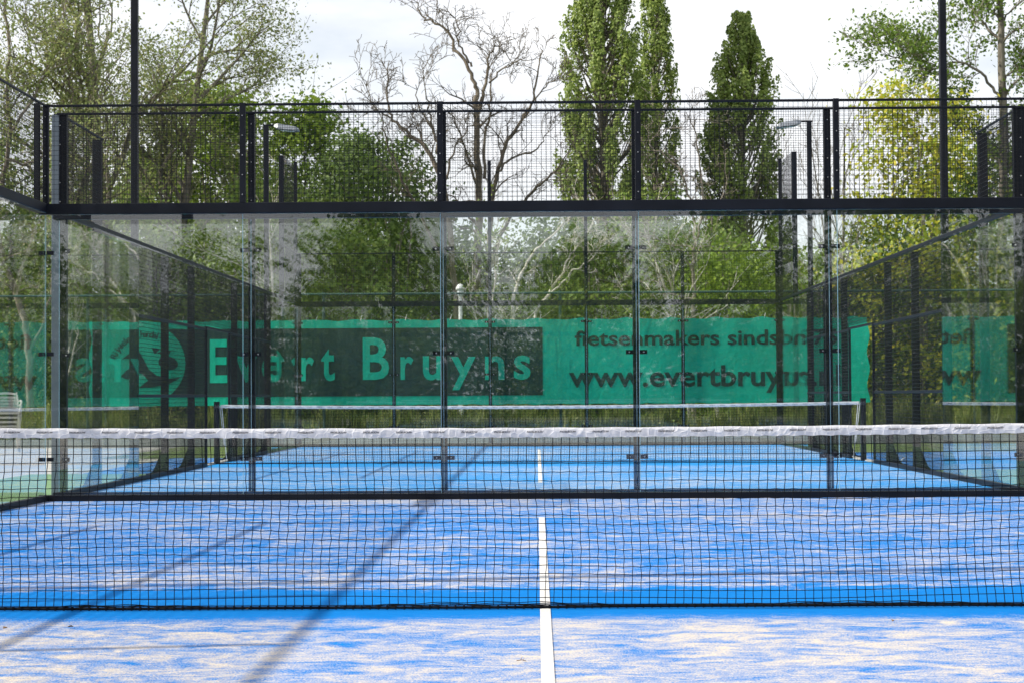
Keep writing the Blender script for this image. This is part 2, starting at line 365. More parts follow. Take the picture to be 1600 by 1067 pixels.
# ------------------------------------------------------------------ nets
def net_wave(x, z):
    return (.006*math.sin(x*2.1 + .6) + .003*math.sin(x*4.3 + 2 + z*3) + .0012*math.sin(x*11.7))
def make_net(y):
    r = thing('court_net', (0, y, 0), 'black net with white tape stretched across the sanded court nearest the camera', 'net', 'nets across the blue courts')
    nx = 236; nz_ = 20; x0 = -4.96; dx = 9.92 / nx
    top = lambda x: .835 + .04*(x/5)**2
    P = np.zeros((nx+1, nz_+1, 3))
    for i in range(nx+1):
        x = x0 + i*dx
        for j in range(nz_+1):
            u = j / nz_
            tz = top(x)
            fold = .5 + .5*math.sin(x*1.35 + .4)
            uu = u ** (1.0 + .10*fold)
            z = .022 + (tz - .022)*uu
            k = math.sin(math.pi*u)
            z += net_wave(x, u)*k*1.1 + rnd.uniform(-.0015, .0015)*k + (.0012 if (i+j) % 2 else -.0012)*k
            if j < 3: z += (.012*math.sin(x*3.1+1.2)*math.sin(x*.9)) * (1 - j/3) * (j > 0)
            z = max(z, .012)
            P[i, j] = (x + rnd.uniform(-.0015, .0015)*k + (.0024 if (i+j) % 2 else -.0024)*k + .010*math.sin(x*1.7+u*5)*k, y - .035*k*math.sin(x*1.9)*.6 - .05*(1-u)**3, z)
    gm = G()
    def strands(A, B, rr):
        d = B - A; n = len(A); T = d/np.linalg.norm(d, axis=1)[:, None]
        ref = np.tile([0, 1., 0], (n, 1)); U = np.cross(T, ref); U /= np.linalg.norm(U, axis=1)[:, None]; W = np.cross(T, U)
        V = []
        for E in (A, B):
            for a in range(4):
                an = a*math.pi/2 + .785
                V.append(E + rr*(math.cos(an)*U + math.sin(an)*W))
        V = np.stack(V, 1).reshape(-1, 3)
        base = (np.arange(n)*8)[:, None]
        Fc = np.concatenate([base + np.array([a, (a+1) % 4, (a+1) % 4 + 4, a+4]) for a in range(4)])
        gm.add(V, Fc)
    strands(P[:-1, :-1].reshape(-1, 3), P[1:, :-1].reshape(-1, 3), .0024)
    strands(P[:, :-1].reshape(-1, 3), P[:, 1:].reshape(-1, 3), .0024)
    K = P[:, :-1].reshape(-1, 3)                       # knots
    for (a, b, c) in ((.004, 0, 0),):
        V = np.stack([K+[-a,0,0], K+[0,0,a], K+[a,0,0], K+[0,0,-a], K+[0,-a,0]], 1)
        n = len(K); base = (np.arange(n)*5)[:, None]
        gm.add(V.reshape(-1, 3), base + np.array([0, 1, 2, 3]))
    gm.build('netting', 'netcord', r)
    # hem cord lying on the ground
    pts = [(x, y - .052 + .006*math.sin(x*4), .011 + .004*max(0, math.sin(x*1.3))) for x in np.linspace(-4.96, 4.96, 240)]
    gm = G(); gm.tube(pts, [.0075]*len(pts), 6)
    for k in range(0, 239, 1):
        p = pts[k]; gm.cbox((p[0], p[1], p[2]+.001), (.008, .018, .018))
    # gathered folds of netting above the hem
    for (xa, xb, h) in ((-1.0, .5, .022), (.8, 2.3, .018), (-2.6, -1.6, .014)):
        for q in range(3):
            pp = [(x, y-.045, .014 + h*(.3+.35*q)*math.sin(math.pi*(x-xa)/(xb-xa)) + .003*math.sin(x*25+q)) for x in np.linspace(xa, xb, 50)]
            gm.tube(pp, [.0018]*50, 4)
    gm.build('hem_cord', 'netcord', r)
    # tape: folded cloth band with puckers at each stitch
    gm = G(); n = 1400; rows = 7; H = .047
    for side in (-1, 1):
        V = []
        for i in range(n+1):
            x = -4.96 + 9.92*i/n
            ph = x / .0425
            for j in range(rows+1):
                u = j/rows
                pk = abs(math.sin(math.pi*(ph + .25*math.sin(u*3.0))))
                yy = .0035 + .0022*pk*math.sin(math.pi*min(1, u*1.05)) + .0012*math.sin(x*37+u*4)*math.sin(x*9)
                zz = top(x) + .045*0 - .002 + H*u + .0012*math.sin(x*23)*(u > .8) + (.0015*math.sin(x*70+1) if j == 0 else 0)
                if u > .99: yy = .0
                V.append((x, y + side*yy, zz))
        idx = np.arange(n)[:, None]*(rows+1) + np.arange(rows)[None, :]; idx = idx.ravel()
        Fc = np.stack([idx, idx+rows+1, idx+rows+2, idx+1], 1)
        if side > 0: Fc = Fc[:, ::-1]
        gm.add(V, Fc)
    band = gm.build('tape', 'band', r, True)
    return r, top, band
near_net, net_top, band = make_net(DN)

FONT_CACHE = {}
def text_mesh(body, size=1.0, spacing=1.0, bold=0.0, shear=0):
    c = bpy.data.curves.new('t', 'FONT'); c.body = body; c.size = size; c.space_character = spacing
    c.offset = bold; c.shear = shear; c.resolution_u = 3
    o = bpy.data.objects.new('t', c); col.objects.link(o)
    bpy.context.view_layer.update()
    dg = bpy.context.evaluated_depsgraph_get()
    me = bpy.data.meshes.new_from_object(o.evaluated_get(dg))
    V = [tuple(v.co) for v in me.vertices]; Fc = [tuple(p.vertices) for p in me.polygons]
    bpy.data.objects.remove(o); bpy.data.curves.remove(c); bpy.data.meshes.remove(me)
    return V, Fc
# printed maker's word repeated along the tape
V0, F0 = text_mesh('PADELBOUW', .013, 1.0, .0004, .25)
wmax = max(v[0] for v in V0)
vs, fs = [], []
x = -4.9
k = 0
while x < 4.8:
    b0 = len(vs)
    for v in V0:
        X = x + v[0] * .082 / wmax; vs.append((X, -.0085, net_top(X) + .021 + v[1]*.95))
    fs += [tuple(i + b0 for i in f) for f in F0]; x += .1605; k += 1
me = bpy.data.meshes.new('lettering'); me.from_pydata(vs, [], fs); me.materials.append(M['ink'])
lo = link('lettering', me, band, (0, 0, 0))
lo.location = (0, 0, 0)
# posts of the net
for s in (-1, 1):
    gm = G(); gm.bbox((s*5.02-.04, DN-.04, 0), (s*5.02+.04, DN+.04, .96), .006); gm.cbox((s*5.02, DN, .965), (.086, .086, .01))
    gm.build('net_post', 'steel', near_net)
    gm = G(); e = s*4.94
    gm.wire((e, DN-.02, .90), (s*4.86, DN-.03, .05), .006, 6); gm.wire((e+s*.03, DN-.02, .90), (s*4.90, DN-.03, .3), .005, 6)
    gm.build('tension_strap', 'band', near_net)
far_net = copy_tree(near_net); far_net.location.y = DN2; far_net['label'] = 'black net with white tape across the farther blue court behind the glass'

# ------------------------------------------------------------------ fences of welded mesh and glass
def mesh_grid(gm, a, b, z0, z1, pitch=.05, r=.0024, pz=None):
    """welded wire grid from ground point a to ground point b"""
    a = np.array(a, float); b = np.array(b, float); L_ = np.linalg.norm(b-a); u = (b-a)/L_
    n = max(1, int(round(L_/pitch)))
    for i in range(n+1):
        p = a + u*L_*i/n; gm.wire((p[0], p[1], z0), (p[0], p[1], z1), r)
    pz = pz or pitch; m = max(1, int(round((z1-z0)/pz)))
    nrm = np.array([-u[1], u[0]])*.0035
    for j in range(m+1):
        z = z0 + (z1-z0)*j/m; gm.wire((a[0]+nrm[0], a[1]+nrm[1], z), (b[0]+nrm[0], b[1]+nrm[1], z), r)
def bolts(gm, x, y, zs, r=.009):
    for z in zs: gm.tube([(x, y-.006, z), (x, y, z)], [r*.6, r], 6, cap=False); gm.add([(x-r*.5,y-.0061,z-r*.5),(x+r*.5,y-.0061,z-r*.5),(x+r*.5,y-.0061,z+r*.5),(x-r*.5,y-.0061,z+r*.5)], [(0,1,2,3)])

def back_wall(y, label, cat, framed, post_w=.06, tall=None, sidebeam=True):
    r = thing('glass_wall', (0, y, 0), label, cat, None)
    xs = [-5, -3, -1, 1, 3, 5]
    for k in range(5):
        gm = G(); gm.box((xs[k]+.004, y-.006, .065), (xs[k+1]-.004, y+.006, 2.885 if not framed else 2.93))
        gm.build('glass_pane', 'glass', r)
        gm = G(); mesh_grid(gm, (xs[k]+.03, y+.012), (xs[k+1]-.03, y+.012), 3.0, 3.985)
        gm.build('mesh_panel', 'wire', r)
    gm = G()                                          # greenish polished edges between the panes
    for x in xs[:5]:
        gm.box((x-.002, y-.007, .066), (x+.002, y+.007, 2.884))
    gm.build('pane_joint', 'glassedge', r)
    gm = G(); gm.bbox((-5.06, y-.03, 2.89), (5.06, y+.06, 2.998), .006); gm.build('top_beam', 'steel', r)
    gm = G(); gm.bbox((-5.06, y-.035, .0), (5.06, y+.035, .062), .005); gm.build('base_rail', 'steel', r)
    gm = G(); gm.bbox((-5.03, y-.006, 3.985), (5.03, y+.02, 4.008), .003); gm.build('top_rail', 'steel', r)
    for k, x in enumerate(xs):
        h = 4.0
        xa = x
        if framed:
            pw = post_w/2 + (.035 if abs(x) == 5 else 0); gm = G(); gm.bbox((x-pw, y+.02, 0), (x+pw, y+.09, h), .005); gm.build('post', 'steel', r)
            gm = G()
            for z in (.40, 1.48, 2.56):
                for s in (-1, 1):
                    if abs(x + s*.1) > 5: continue
                    gm.cbox((x+s*.070, y-.014, z), (.082, .014, .044))
                    gm.cbox((x+s*.03, y+.012, z), (.03, .03, .03))
            gm.build('glass_clamp', 'steel', r)
            gm = G()
            for z in (.40, 1.48, 2.56):
                for s in (-1, 1):
                    if abs(x + s*.1) > 5: continue
                    bolts(gm, x+s*.075, y-.0215, [z], .008)
            gm.build('clamp_bolt', 'bolt', r)
        else:
            gm = G(); gm.bbox((x-.029, y-.028, 2.999), (x+.029, y+.03, 4.01), .004); gm.build('mesh_post', 'steel', r)
        gm = G(); bolts(gm, x, y-.029 if not framed else y+.019, [3.08, 3.28, 3.48, 3.68, 3.88], .007)
        gm.build('bolt', 'bolt', r)
    return r

w1 = back_wall(D1, 'nearest glass court wall without glass posts, black beam and mesh on top', 'glass wall', False)
# corner clamps of the nearest wall
gm = G()
for s in (-1, 1):
    for z in (.42, 1.48, 2.5):
        gm.cbox((s*4.95, D1-.014, z), (.07, .014, .04)); gm.cbox((s*5.03, D1-.02, z), (.06, .02, .04))
gm.build('glass_clamp', 'steel', w1)
w2 = back_wall(D2, 'glass wall with black posts and clamps just behind the nearest glass wall', 'glass wall', True, .068)
w3 = back_wall(D3, 'farthest glass court wall with black posts in front of the green banner', 'glass wall', True, .07)
gm = G(); gm.bbox((-5.085, D2+.005, 0), (-5.005, D2+.018, 3.99), .003)
M['plate'] = simple('grey_edge_plate', (.07, .09, .12), (.10, .125, .16), 4, .35, .2)
gm.build('edge_plate', 'plate', w2)
# taller ball-stop posts and wires rising above the farthest wall
for x in (-1, 1):
    gm = G(); gm.bbox((x-.035, D3+.1, 0), (x+.035, D3+.17, 5.93), .005); gm.build('tall_post', 'steel', w3)
gm = G()
for z in (5.93,):
    gm.wire((-5.05, D3+.13, z), (5.05, D3+.13, z), .006, 5)
gm.build('top_wire', 'wire', w3)

def side_wall(sx, yb, sgn, length, label, openings=True, both=True, endtall=False, near=False):
    """wall along Y at X = sx*5 starting at the back wall y = yb, running sgn*length"""
    X = sx*5.0; r = thing('side_fence', (X, yb, 0), label, 'fence')
    Y = lambda t: yb + sgn*t
    o = sx                                             # outward
    def panes(t0, t1):
        a, b = sorted((Y(t0), Y(t1)))
        gm = G(); gm.box((X-.006, a+.006, .065), (X+.006, b-.006, 2.90)); gm.build('glass_pane', 'glass', r)
    def grid(t0, t1, z0, z1, name='mesh_panel'):
        a, b = sorted((Y(t0), Y(t1)))
        gm = G(); mesh_grid(gm, (X, a+.02), (X, b-.02), z0, z1, .05, .003); gm.build(name, 'wire', r)
    ends = [(0, 1)] + ([(length, -1)] if both else [])
    for e, d in ends:
        panes(e, e+2*d); panes(e+2*d, e+4*d); grid(e, e+2*d, 3.0, 3.985)
        gm = G(); a, b = sorted((Y(e), Y(e+2*d))); gm.bbox((X-.012, a, 3.985), (X+.012, b, 4.006), .003); gm.build('top_rail', 'steel', r)
    t0 = 4; t1 = length - (4 if both else 0)
    mid = length/2 if both else length
    if openings and both:
        grid(t0, mid-1.1, .06, 2.93); grid(mid+1.1, t1, .06, 2.93); grid(mid-1.1, mid+1.1, 2.12, 2.93)
    else:
        grid(t0, t1, .06, 2.93)
    # beam on top and the two middle rails
    a, b = sorted((Y(0.04), Y(length)))
    gm = G()
    if near:
        c0, c1 = sorted((Y(0.04), Y(2.03))); gm.bbox((X-.05 + o*.03, c0, 2.90), (X+.05 + o*.03, c1, 3.0), .005)
        c0, c1 = sorted((Y(2.035), Y(length))); gm.bbox((X-.02 + o*.03, c0, 2.965), (X+.02 + o*.03, c1, 3.0), .005)
    else: gm.bbox((X-.022 + o*.03, a, 2.945), (X+.022 + o*.03, b, 3.0), .005)
    gm.build('top_beam', 'steel', r)
    gm = G()
    segs = [(t0, mid-1.1), (mid+1.1, t1)] if openings and both else [(t0, t1)]
    for (p, q) in segs:
        for z in (1.06, 2.06):
            aa, bb = sorted((Y(p), Y(q))); gm.bbox((X+o*.008-.012, aa, z-.02), (X+o*.008+.012, bb, z+.02), .003)
        aa, bb = sorted((Y(p), Y(q))); gm.bbox((X-.02, aa, 0), (X+.02, bb, .06), .003)
    for e, d in ends:
        aa, bb = sorted((Y(e), Y(e+4*d))); gm.bbox((X-.03, aa+.036, 0), (X+.03, bb, .061), .003)
    gm.build('rail', 'steel', r)
    posts = [t for t in range(2, int(length)+1, 2)]
    for t in posts:
        if both and abs(t - length/2) < .5: continue
        if both and t == length: continue
        h = 3.99 if (t == 2 or (both and t == length-2)) else 2.935
        if endtall and t == length-2: h = 5.8
        y = Y(t); gm = G(); gm.bbox((X+o*.062-.05, y-.03, 0), (X+o*.062+.05, y+.03, h), .005)
        xo = X + o*.112
        gm.add([(xo, y-.006, .02), (xo+o*.14, y-.006, .02), (xo+o*.10, y-.006, .06), (xo, y-.006, .30),
                (xo, y+.006, .02), (xo+o*.14, y+.006, .02), (xo+o*.10, y+.006, .06), (xo, y+.006, .30)],
               [(0,1,2,3), (7,6,5,4), (0,4,5,1), (1,5,6,2), (2,6,7,3)])
        gm.cbox((X+o*.15, y, .009), (.30, .14, .018))
        gm.build('post', 'steel', r)
    if openings and both:
        gr = G()
        for t in (mid-1.1, mid+1.1):
            gr.bbox((X-.02, Y(t)-.018, 0), (X+.02, Y(t)+.018, 2.1), .003)
        a, b = sorted((Y(mid-1.1), Y(mid+1.1)))
        gr.bbox((X-.018, a+.018, 2.065), (X+.018, b-.018, 2.099), .003)
        gr.build('gate_frame', 'steel', r)
    if endtall:
        e = length; gm = G(); a, b = sorted((Y(e-2), Y(e)))
        mesh_grid(gm, (X+o*.005, a), (X+o*.005, b), 4.0, 5.78, .05, .0024); gm.build('tall_mesh_panel', 'wire', r)
        gm = G(); gm.bbox((X+o*.05-.035, Y(e)+.10, 0), (X+o*.05+.035, Y(e)+.17, 5.93), .005); gm.build('tall_post', 'steel', r)
    return r
side_wall(-1, D1, -1, 16, 'left side wall of the nearest court, glass corner with mesh above', False, False, near=True)
side_wall(1, D1, -1, 16, 'right side wall of the nearest court, glass and mesh', False, False, near=True)
side_wall(-1, D2, 1, 20, 'left side fence of the farther court, black mesh with posts, leading back to the banner', endtall=True)
side_wall(1, D2, 1, 20, 'right side fence of the farther court, black mesh with wide posts', endtall=True)
# corner post pair on the nearest wall, upper part only
gm = G(); gm.bbox((-5.10, D1-.10, 3.001), (-5.045, D1-.045, 4.01), .004); gm.build('corner_post', 'steel', w1)

# ------------------------------------------------------------------ light masts
def mast(x, y, s, label, up=0, w_=.045):
    r = thing('light_mast', (x, y, 0), label, 'light mast', 'floodlight masts beside the courts')
    gm = G(); gm.bbox((x-w_, y-w_, 0), (x+w_, y+w_, 6.18+up), .008); gm.build('pole', 'steel', r)
    gm = G(); gm.cbox((x, y, .012), (.26, .26, .024)); gm.build('base_plate', 'steel', r)
    gm = G(); gm.bbox((min(x-s*.06, x+s*.26), y-.02, 6.18+up), (max(x-s*.06, x+s*.26), y+.02, 6.215+up), .004); gm.build('arm', 'steel', r)
    h = G(); a = x + s*.16; b = x + s*.62
    V = []
    for (xx, zt, zb, hw) in ((a, 6.20, 6.155, .10), (a+s*.08, 6.215, 6.12, .15), (b-s*.05, 6.155, 6.075, .15), (b, 6.13, 6.09, .12)):
        zb += up; zt += up; V += [(xx, y-hw, zb), (xx, y+hw, zb), (xx, y+hw*.8, zt), (xx, y-hw*.8, zt)]
    Fc = []
    for k in range(3):
        for i in range(4): Fc.append((k*4+i, k*4+(i+1) % 4, k*4+4+(i+1) % 4, k*4+4+i))
    Fc += [(0,1,2,3), (12,13,14,15)]
    h.add(V, Fc); hd = h.build('lamp_head', 'lampgrey', r)
    gm = G(); gm.add([(a+s*.1, y-.12, 6.106+up), (b-s*.07, y-.12, 6.068+up), (b-s*.07, y+.12, 6.068+up), (a+s*.1, y+.12, 6.106+up)], [(0,1,2,3)]); gm.build('lens', 'lens', hd)
    return r
mast(-5.22, 24.85, 1, 'tall black pole on the left rising out of the top of the photo', .9)
mast(5.22, 24.85, -1, 'tall black pole on the right rising out of the top of the photo', .9)
mast(-5.16, 36.6, 1, 'distant black light mast on the left, its grey lamp head pointing right')
mast(5.16, 36.6, -1, 'distant black light mast on the right, its grey lamp head pointing left')
mast(-5.25, 10.15, 1, 'light mast beside the nearest net, outside the left edge, casting a long shadow', 0, .075)

# ------------------------------------------------------------------ chain link fence and banner
DF = 40.95
fr = thing('chain_link_fence', (0, DF, 0), 'green chain link fence with top tube behind the farthest court, carrying the banner', 'fence')
gm = G(); H = 3.18; s = .065; a0, a1 = -16.0, 16.0
nn = int((a1-a0+H)/(s*1.414))
st = s*1.414
k = a0 - H
while k < a1:
    for d in (1, -1):
        # line x = k + t (t in 0..H) for d=1, mirrored for d=-1
        t0 = max(0, a0-k); t1 = min(H, a1-k)
        if t1 > t0:
            z0, z1 = (t0, t1) if d == 1 else (H-t0, H-t1)
            gm.wire((k+t0, DF + .003*d, z0), (k+t1, DF + .003*d, z1), .0017, 3)
    k += st
gm.build('chain_link', 'fencegreen', fr)
gm = G()
for z in (3.2, ): gm.tube([(a0, DF, z), (a1, DF, z)], [.024]*2, 8)
gm.tube([(a0, DF, .05), (a1, DF, .05)], [.004]*2, 6); gm.build('top_tube', 'fencegreen', fr)
for x in (-14.62, -9.59, -4.56, .47, 5.50, 10.53):
    gm = G(); gm.tube([(x, DF+.04, 0), (x, DF+.04, 3.25)], [.032]*2, 8); gm.build('fence_post', 'fencegreen', fr)

DB = DF - .05
gm = G()
for k in range(17): gm.bbox((-16 + k*2.0 + .006, DF-.035, -.02), (-14 + k*2.0 - .006, DF+.02, .155), .006)
M['kerbboard'] = twotone('weathered_concrete_board', (.17, .21, .20), (.30, .34, .32), 3, .9, .3)
gm.build('kerb_board', 'kerbboard', fr)
def rip(x, z):
    return .012*math.sin(x*2.3+z*1.1) + .007*math.sin(x*6.1+z*2.7+1) + .012*math.exp(-(2.8-z)*3)*math.sin(x*9.3)
bl = at(141, 565, DB).x; brt = at(1357, 565, DB).x
zt = at(850, 497, DB).z; zb = at(850, 632, DB).z
br_ = thing('banner', (0, DB, 0), 'long green cloth banner with dark panel, round logo and lettering, tied to the far fence', 'banner')
def cloth_sheet(x0, x1, z0, z1, dy, name, m, parent, scallop=False):
    nx = int((x1-x0)/.06)+1; nz = max(2, int((z1-z0)/.08)); V = []
    for i in range(nx+1):
        x = x0 + (x1-x0)*i/nx
        for j in range(nz+1):
            z = z0 + (z1-z0)*j/nz
            zz = z
            if scallop:
                tl = abs(((x/.95) % 1) - .5)*2           # 1 at a tie, 0 between
                if j == nz: zz -= .035*(1-tl**2) + .008*math.sin(x*13)
                if j == nz-1: zz -= .02*(1-tl**2)
                if j == 0: zz += .02*(1-tl**2) + .006*math.sin(x*17)
            xx = x
            if scallop and i in (0, nx): xx += .03*math.sin(z*9)
            V.append((xx, DB + dy - rip(x, z), zz))
    idx = (np.arange(nx)[:, None]*(nz+1) + np.arange(nz)[None, :]).ravel()
    gm = G(); gm.add(V, np.stack([idx, idx+nz+1, idx+nz+2, idx+1], 1))
    return gm.build(name, m, parent, True)
cl = cloth_sheet(bl, brt, zb, zt, 0, 'cloth', 'green_cloth', br_, True)
gm = G()                                                # hems, eyelets and ties
for zz in (zt-.04, zb+.035):
    V = []
gm2 = G(); x = bl + .05
while x < brt:
    z = zt - .03; gm2.wire((x, DB-rip(x, z)-.006, z), (x+.03, DF, z+.11), .004, 4)
    z = zb + .03; gm2.wire((x, DB-rip(x, z)-.006, z), (x-.03, DF, z-.08), .004, 4); x += .95
gm2.build('tie', 'whitepaint', br_)
# dark printed panel
px0 = at(236, 565, DB).x; px1 = at(848, 565, DB).x
pz0 = at(850, 617, DB).z; pz1 = at(850, 511, DB).z
cloth_sheet(px0, px1, pz0, pz1, -.006, 'dark_panel', 'dark_cloth', br_)

import bmesh
def flat_to_banner(V, Fc, name, m, dy, cut=.12):
    """V: (x, z) banner coordinates"""
    bm = bmesh.new(); vv = [bm.verts.new((x, 0, z)) for x, z in V]
    for f in Fc:
        try: bm.faces.new([vv[i] for i in f])
        except ValueError: pass
    xs = [v[0] for v in V]; zs = [v[1] for v in V]
    for lo_, hi_, n in ((min(xs), max(xs), (1, 0, 0)), (min(zs), max(zs), (0, 0, 1))):
        k = lo_ + cut
        while k < hi_:
            bmesh.ops.bisect_plane(bm, geom=bm.verts[:] + bm.edges[:] + bm.faces[:], plane_co=(k, 0, k), plane_no=n); k += cut
    for v in bm.verts: v.co.y = DB + dy - rip(v.co.x, v.co.z)
    for v in bm.verts: v.co -= Vector(br_.location)
    bmesh.ops.recalc_face_normals(bm, faces=bm.faces[:])
    me = bpy.data.meshes.new(name); bm.to_mesh(me); bm.free(); me.materials.append(M[m])
    o = link(name, me, br_); return o
def put_text(items, name, m, dy, bold=.02):
    """items: (string, px left, px right, py baseline, py top of capital/x part, isascender)"""
    VV, FF = [], []
    for (ch, xl, xr, yb_, yt_) in items:
        V, Fc = text_mesh(ch, 1.0, 1.0, bold)
        x0 = min(v[0] for v in V); x1 = max(v[0] for v in V); y0 = min(v[1] for v in V); y1 = max(v[1] for v in V)
        P0 = at(xl, yb_, DB); P1 = at(xr, yt_, DB)
        b0 = len(VV)
        for v in V:
            VV.append((P0.x + (v[0]-x0)/(x1-x0)*(P1.x-P0.x), P0.z + (v[1]-y0)/(y1-y0)*(P1.z-P0.z)))
        FF += [tuple(i+b0 for i in f) for f in Fc]
    return flat_to_banner(VV, FF, name, m, dy)
big = [('E', 328, 355, 598, 530), ('v', 368, 402, 597, 556), ('e', 409, 444, 597, 555), ('r', 471, 491, 595, 558), ('t', 502, 523, 595, 545),
       ('B', 567, 608, 593, 527), ('r', 626, 646, 593, 557), ('u', 661, 691, 594, 556), ('y', 705, 743, 609, 557), ('n', 758, 788, 593, 556), ('s', 803, 829, 593, 555)]
put_text(big, 'lettering', 'green_cloth', -.013)
put_text([('fietsenmakers sinds 1975', 898, 1308, 541, 514)], 'lettering', 'dark_cloth', -.008, .02)
put_text([('www.evertbruyns.nl', 889, 1313, 615, 569)], 'lettering', 'dark_cloth', -.008, .022)
# round logo: green disc on the panel with dark curved forks
C = at(228, 568, DB); RR = 62/ (F/DB)
def ring_poly(pts): return [(C.x + p[0]*RR, C.z + p[1]*RR) for p in pts]
disc = [(math.cos(a), math.sin(a)) for a in np.linspace(0, 2*math.pi, 48, endpoint=False)]
flat_to_banner(ring_poly(disc), [tuple(range(48))], 'logo', 'green_cloth', -.012)
def arcband(cx, cy, r0, r1, a0, a1, n=24, taper=True):
    V, Fc = [], []
    for i in range(n+1):
        t = i/n; a = R(a0 + (a1-a0)*t); k = math.sin(math.pi*t) if taper else 1
        m_ = (r0+r1)/2; h = (r1-r0)/2*(.15+.85*k)
        for rr in (m_-h, m_+h): V.append((cx+rr*math.cos(a), cy+rr*math.sin(a)))
    Fc = [(2*i, 2*i+1, 2*i+3, 2*i+2) for i in range(n)]
    return V, Fc
VV, FF = [], []
def px_poly(pts):
    b0 = len(VV)
    for p in pts: q = at(p[0], p[1], DB); VV.append((q.x, q.z))
    return b0
b0 = px_poly([(191, 561), (204, 551), (217, 548), (224, 560), (233, 577), (246, 587), (262, 591), (283, 589), (264, 600), (242, 604), (216, 606), (232, 594), (224, 585), (212, 581), (200, 593), (189, 588), (198, 578), (214, 570), (210, 560)])
FF.append(tuple(range(b0, b0+19)))
b0 = px_poly([(263+15*math.cos(a)+3*math.sin(a), 567+11*math.sin(a)) for a in np.linspace(0, 2*math.pi, 20, endpoint=False)]); FF.append(tuple(range(b0, b0+20)))
b0 = px_poly([(237, 543), (251, 545), (242, 553)]); FF.append((b0, b0+1, b0+2))
b0 = px_poly([(247, 552), (257, 546), (268, 548), (262, 556)]); FF.append((b0, b0+1, b0+2, b0+3))
flat_to_banner(VV, FF, 'logo', 'dark_cloth', -.018)
# curved wording over the logo
VV, FF = [], []
word = 'Rijwielen & handel'
for i, ch in enumerate(word):
    if ch == ' ': continue
    a = R(158 - i*5.2); V, Fc = text_mesh(ch, .24, 1, .004)
    cx0 = (min(v[0] for v in V)+max(v[0] for v in V))/2; b0 = len(VV)
    for v in V:
        lx, lz = v[0]-cx0, v[1]; ca, sa = math.cos(a-math.pi/2), math.sin(a-math.pi/2)
        rr = .78
        VV.append((C.x + (rr*math.cos(a) + lx*ca - lz*sa)*RR, C.z + (rr*math.sin(a) + lx*sa + lz*ca)*RR - .12*RR))
    FF += [tuple(j+b0 for j in f) for f in Fc]
flat_to_banner(VV, FF, 'lettering', 'dark_cloth', -.02)

# ------------------------------------------------------------------ path lamp
Lp = at(720, 600, 47.0)
lt = thing('path_lamp', (Lp.x, 47, 0), 'white mushroom-topped path lamp standing behind the banner', 'lamp')
gm = G(); gm.tube([(Lp.x, 47, 0), (Lp.x, 47, 1.0), (Lp.x, 47, 1.02), (Lp.x, 47, 3.45)], [.07, .07, .05, .045], 10); gm.build('pole', 'whitepaint', lt, True)
gm = G(); gm.tube([(Lp.x, 47, z) for z in (3.45, 3.47, 3.6, 3.62)], [.05, .075, .085, .06], 12); gm.build('lamp_shade', 'lens', lt, True)
gm = G(); gm.tube([(Lp.x, 47, z) for z in (3.60, 3.605, 3.66, 3.72, 3.75, 3.76)], [.05, .115, .11, .075, .035, .005], 14); gm.build('hood', 'whitepaint', lt, True)

# ------------------------------------------------------------------ stacked plastic chairs
def make_chair(loc):
    r = thing('plastic_chair', loc, '', 'chair', 'white plastic chairs in a stack'); x0, y0, z0 = loc
    def sh(x, y, z): return (x0+x, y0+y, z0+z)
    gm = G(); n = 6
    V = [sh(-.22+.44*i/n, -.22+.42*j/n, .43 - .02*math.sin(math.pi*i/n)*math.sin(math.pi*j/n)) for i in range(n+1) for j in range(n+1)]
    V2 = [(a, b, c-.02) for a, b, c in V]
    idx = (np.arange(n)[:, None]*(n+1)+np.arange(n)[None, :]).ravel(); Fc = np.stack([idx, idx+n+1, idx+n+2, idx+1], 1)
    gm.add(V, Fc); gm.add(V2, Fc[:, ::-1])
    gm.box(sh(-.23, -.235, .395), sh(.23, -.22, .435)); gm.build('seat', 'plastic', r)
    gm = G()                                           # curved back with a rounded top and horizontal slots
    for k in range(6):
        z = .47 + k*.062; pts = []
        for i in range(9):
            u = -1 + 2*i/8; pts.append(sh(u*.235*(1-.04*k), .22+.05*k/5 - .05*u*u, z + (.0 if k < 5 else .02*(1-u*u))))
        V = []
        for p in pts: V += [(p[0], p[1], p[2]-.021), (p[0], p[1], p[2]+.021)]
        V3 = [(a, b+.012, c) for a, b, c in V]
        F2 = np.array([(2*i, 2*i+2, 2*i+3, 2*i+1) for i in range(8)])
        gm.add(V, F2); gm.add(V3, F2[:, ::-1])
        gm.add([V[1], V3[1], V3[17], V[17]], [(0, 1, 2, 3)])
    for s in (-1, 1): gm.tube([sh(s*.22, .19, .42), sh(s*.232, .175, .62), sh(s*.2, .22, .82)], [.02, .018, .014], 6)
    gm.build('backrest', 'plastic', r)
    for s in (-1, 1):
        gm = G(); gm.tube([sh(s*.235, -.2, .43), sh(s*.27, -.19, .60), sh(s*.275, -.12, .65), sh(s*.27, .12, .655), sh(s*.235, .2, .64)], [.018, .018, .022, .02, .016], 6)
        gm.build('armrest', 'plastic', r)
        for t in (-1, 1):
            gm = G(); gm.tube([sh(s*.21, t*.2, .43), sh(s*.25, t*.25, 0)], [.026, .018], 6); gm.build('leg', 'plastic', r)
    return r
cb = at(9, 600, 37.5)
ch0 = make_chair((cb.x, 37.5, .0)); words = ['lowest', 'second from the bottom', 'middle', 'fourth from the bottom', 'topmost']
for k in range(5):
    c = ch0 if k == 0 else copy_tree(ch0)
    c.location = (cb.x + .008*k, 37.5 - .015*k, .085*k); c['label'] = 'white plastic chair, %s of the stack at the left edge' % words[k]
    c.rotation_euler.z = R(18)

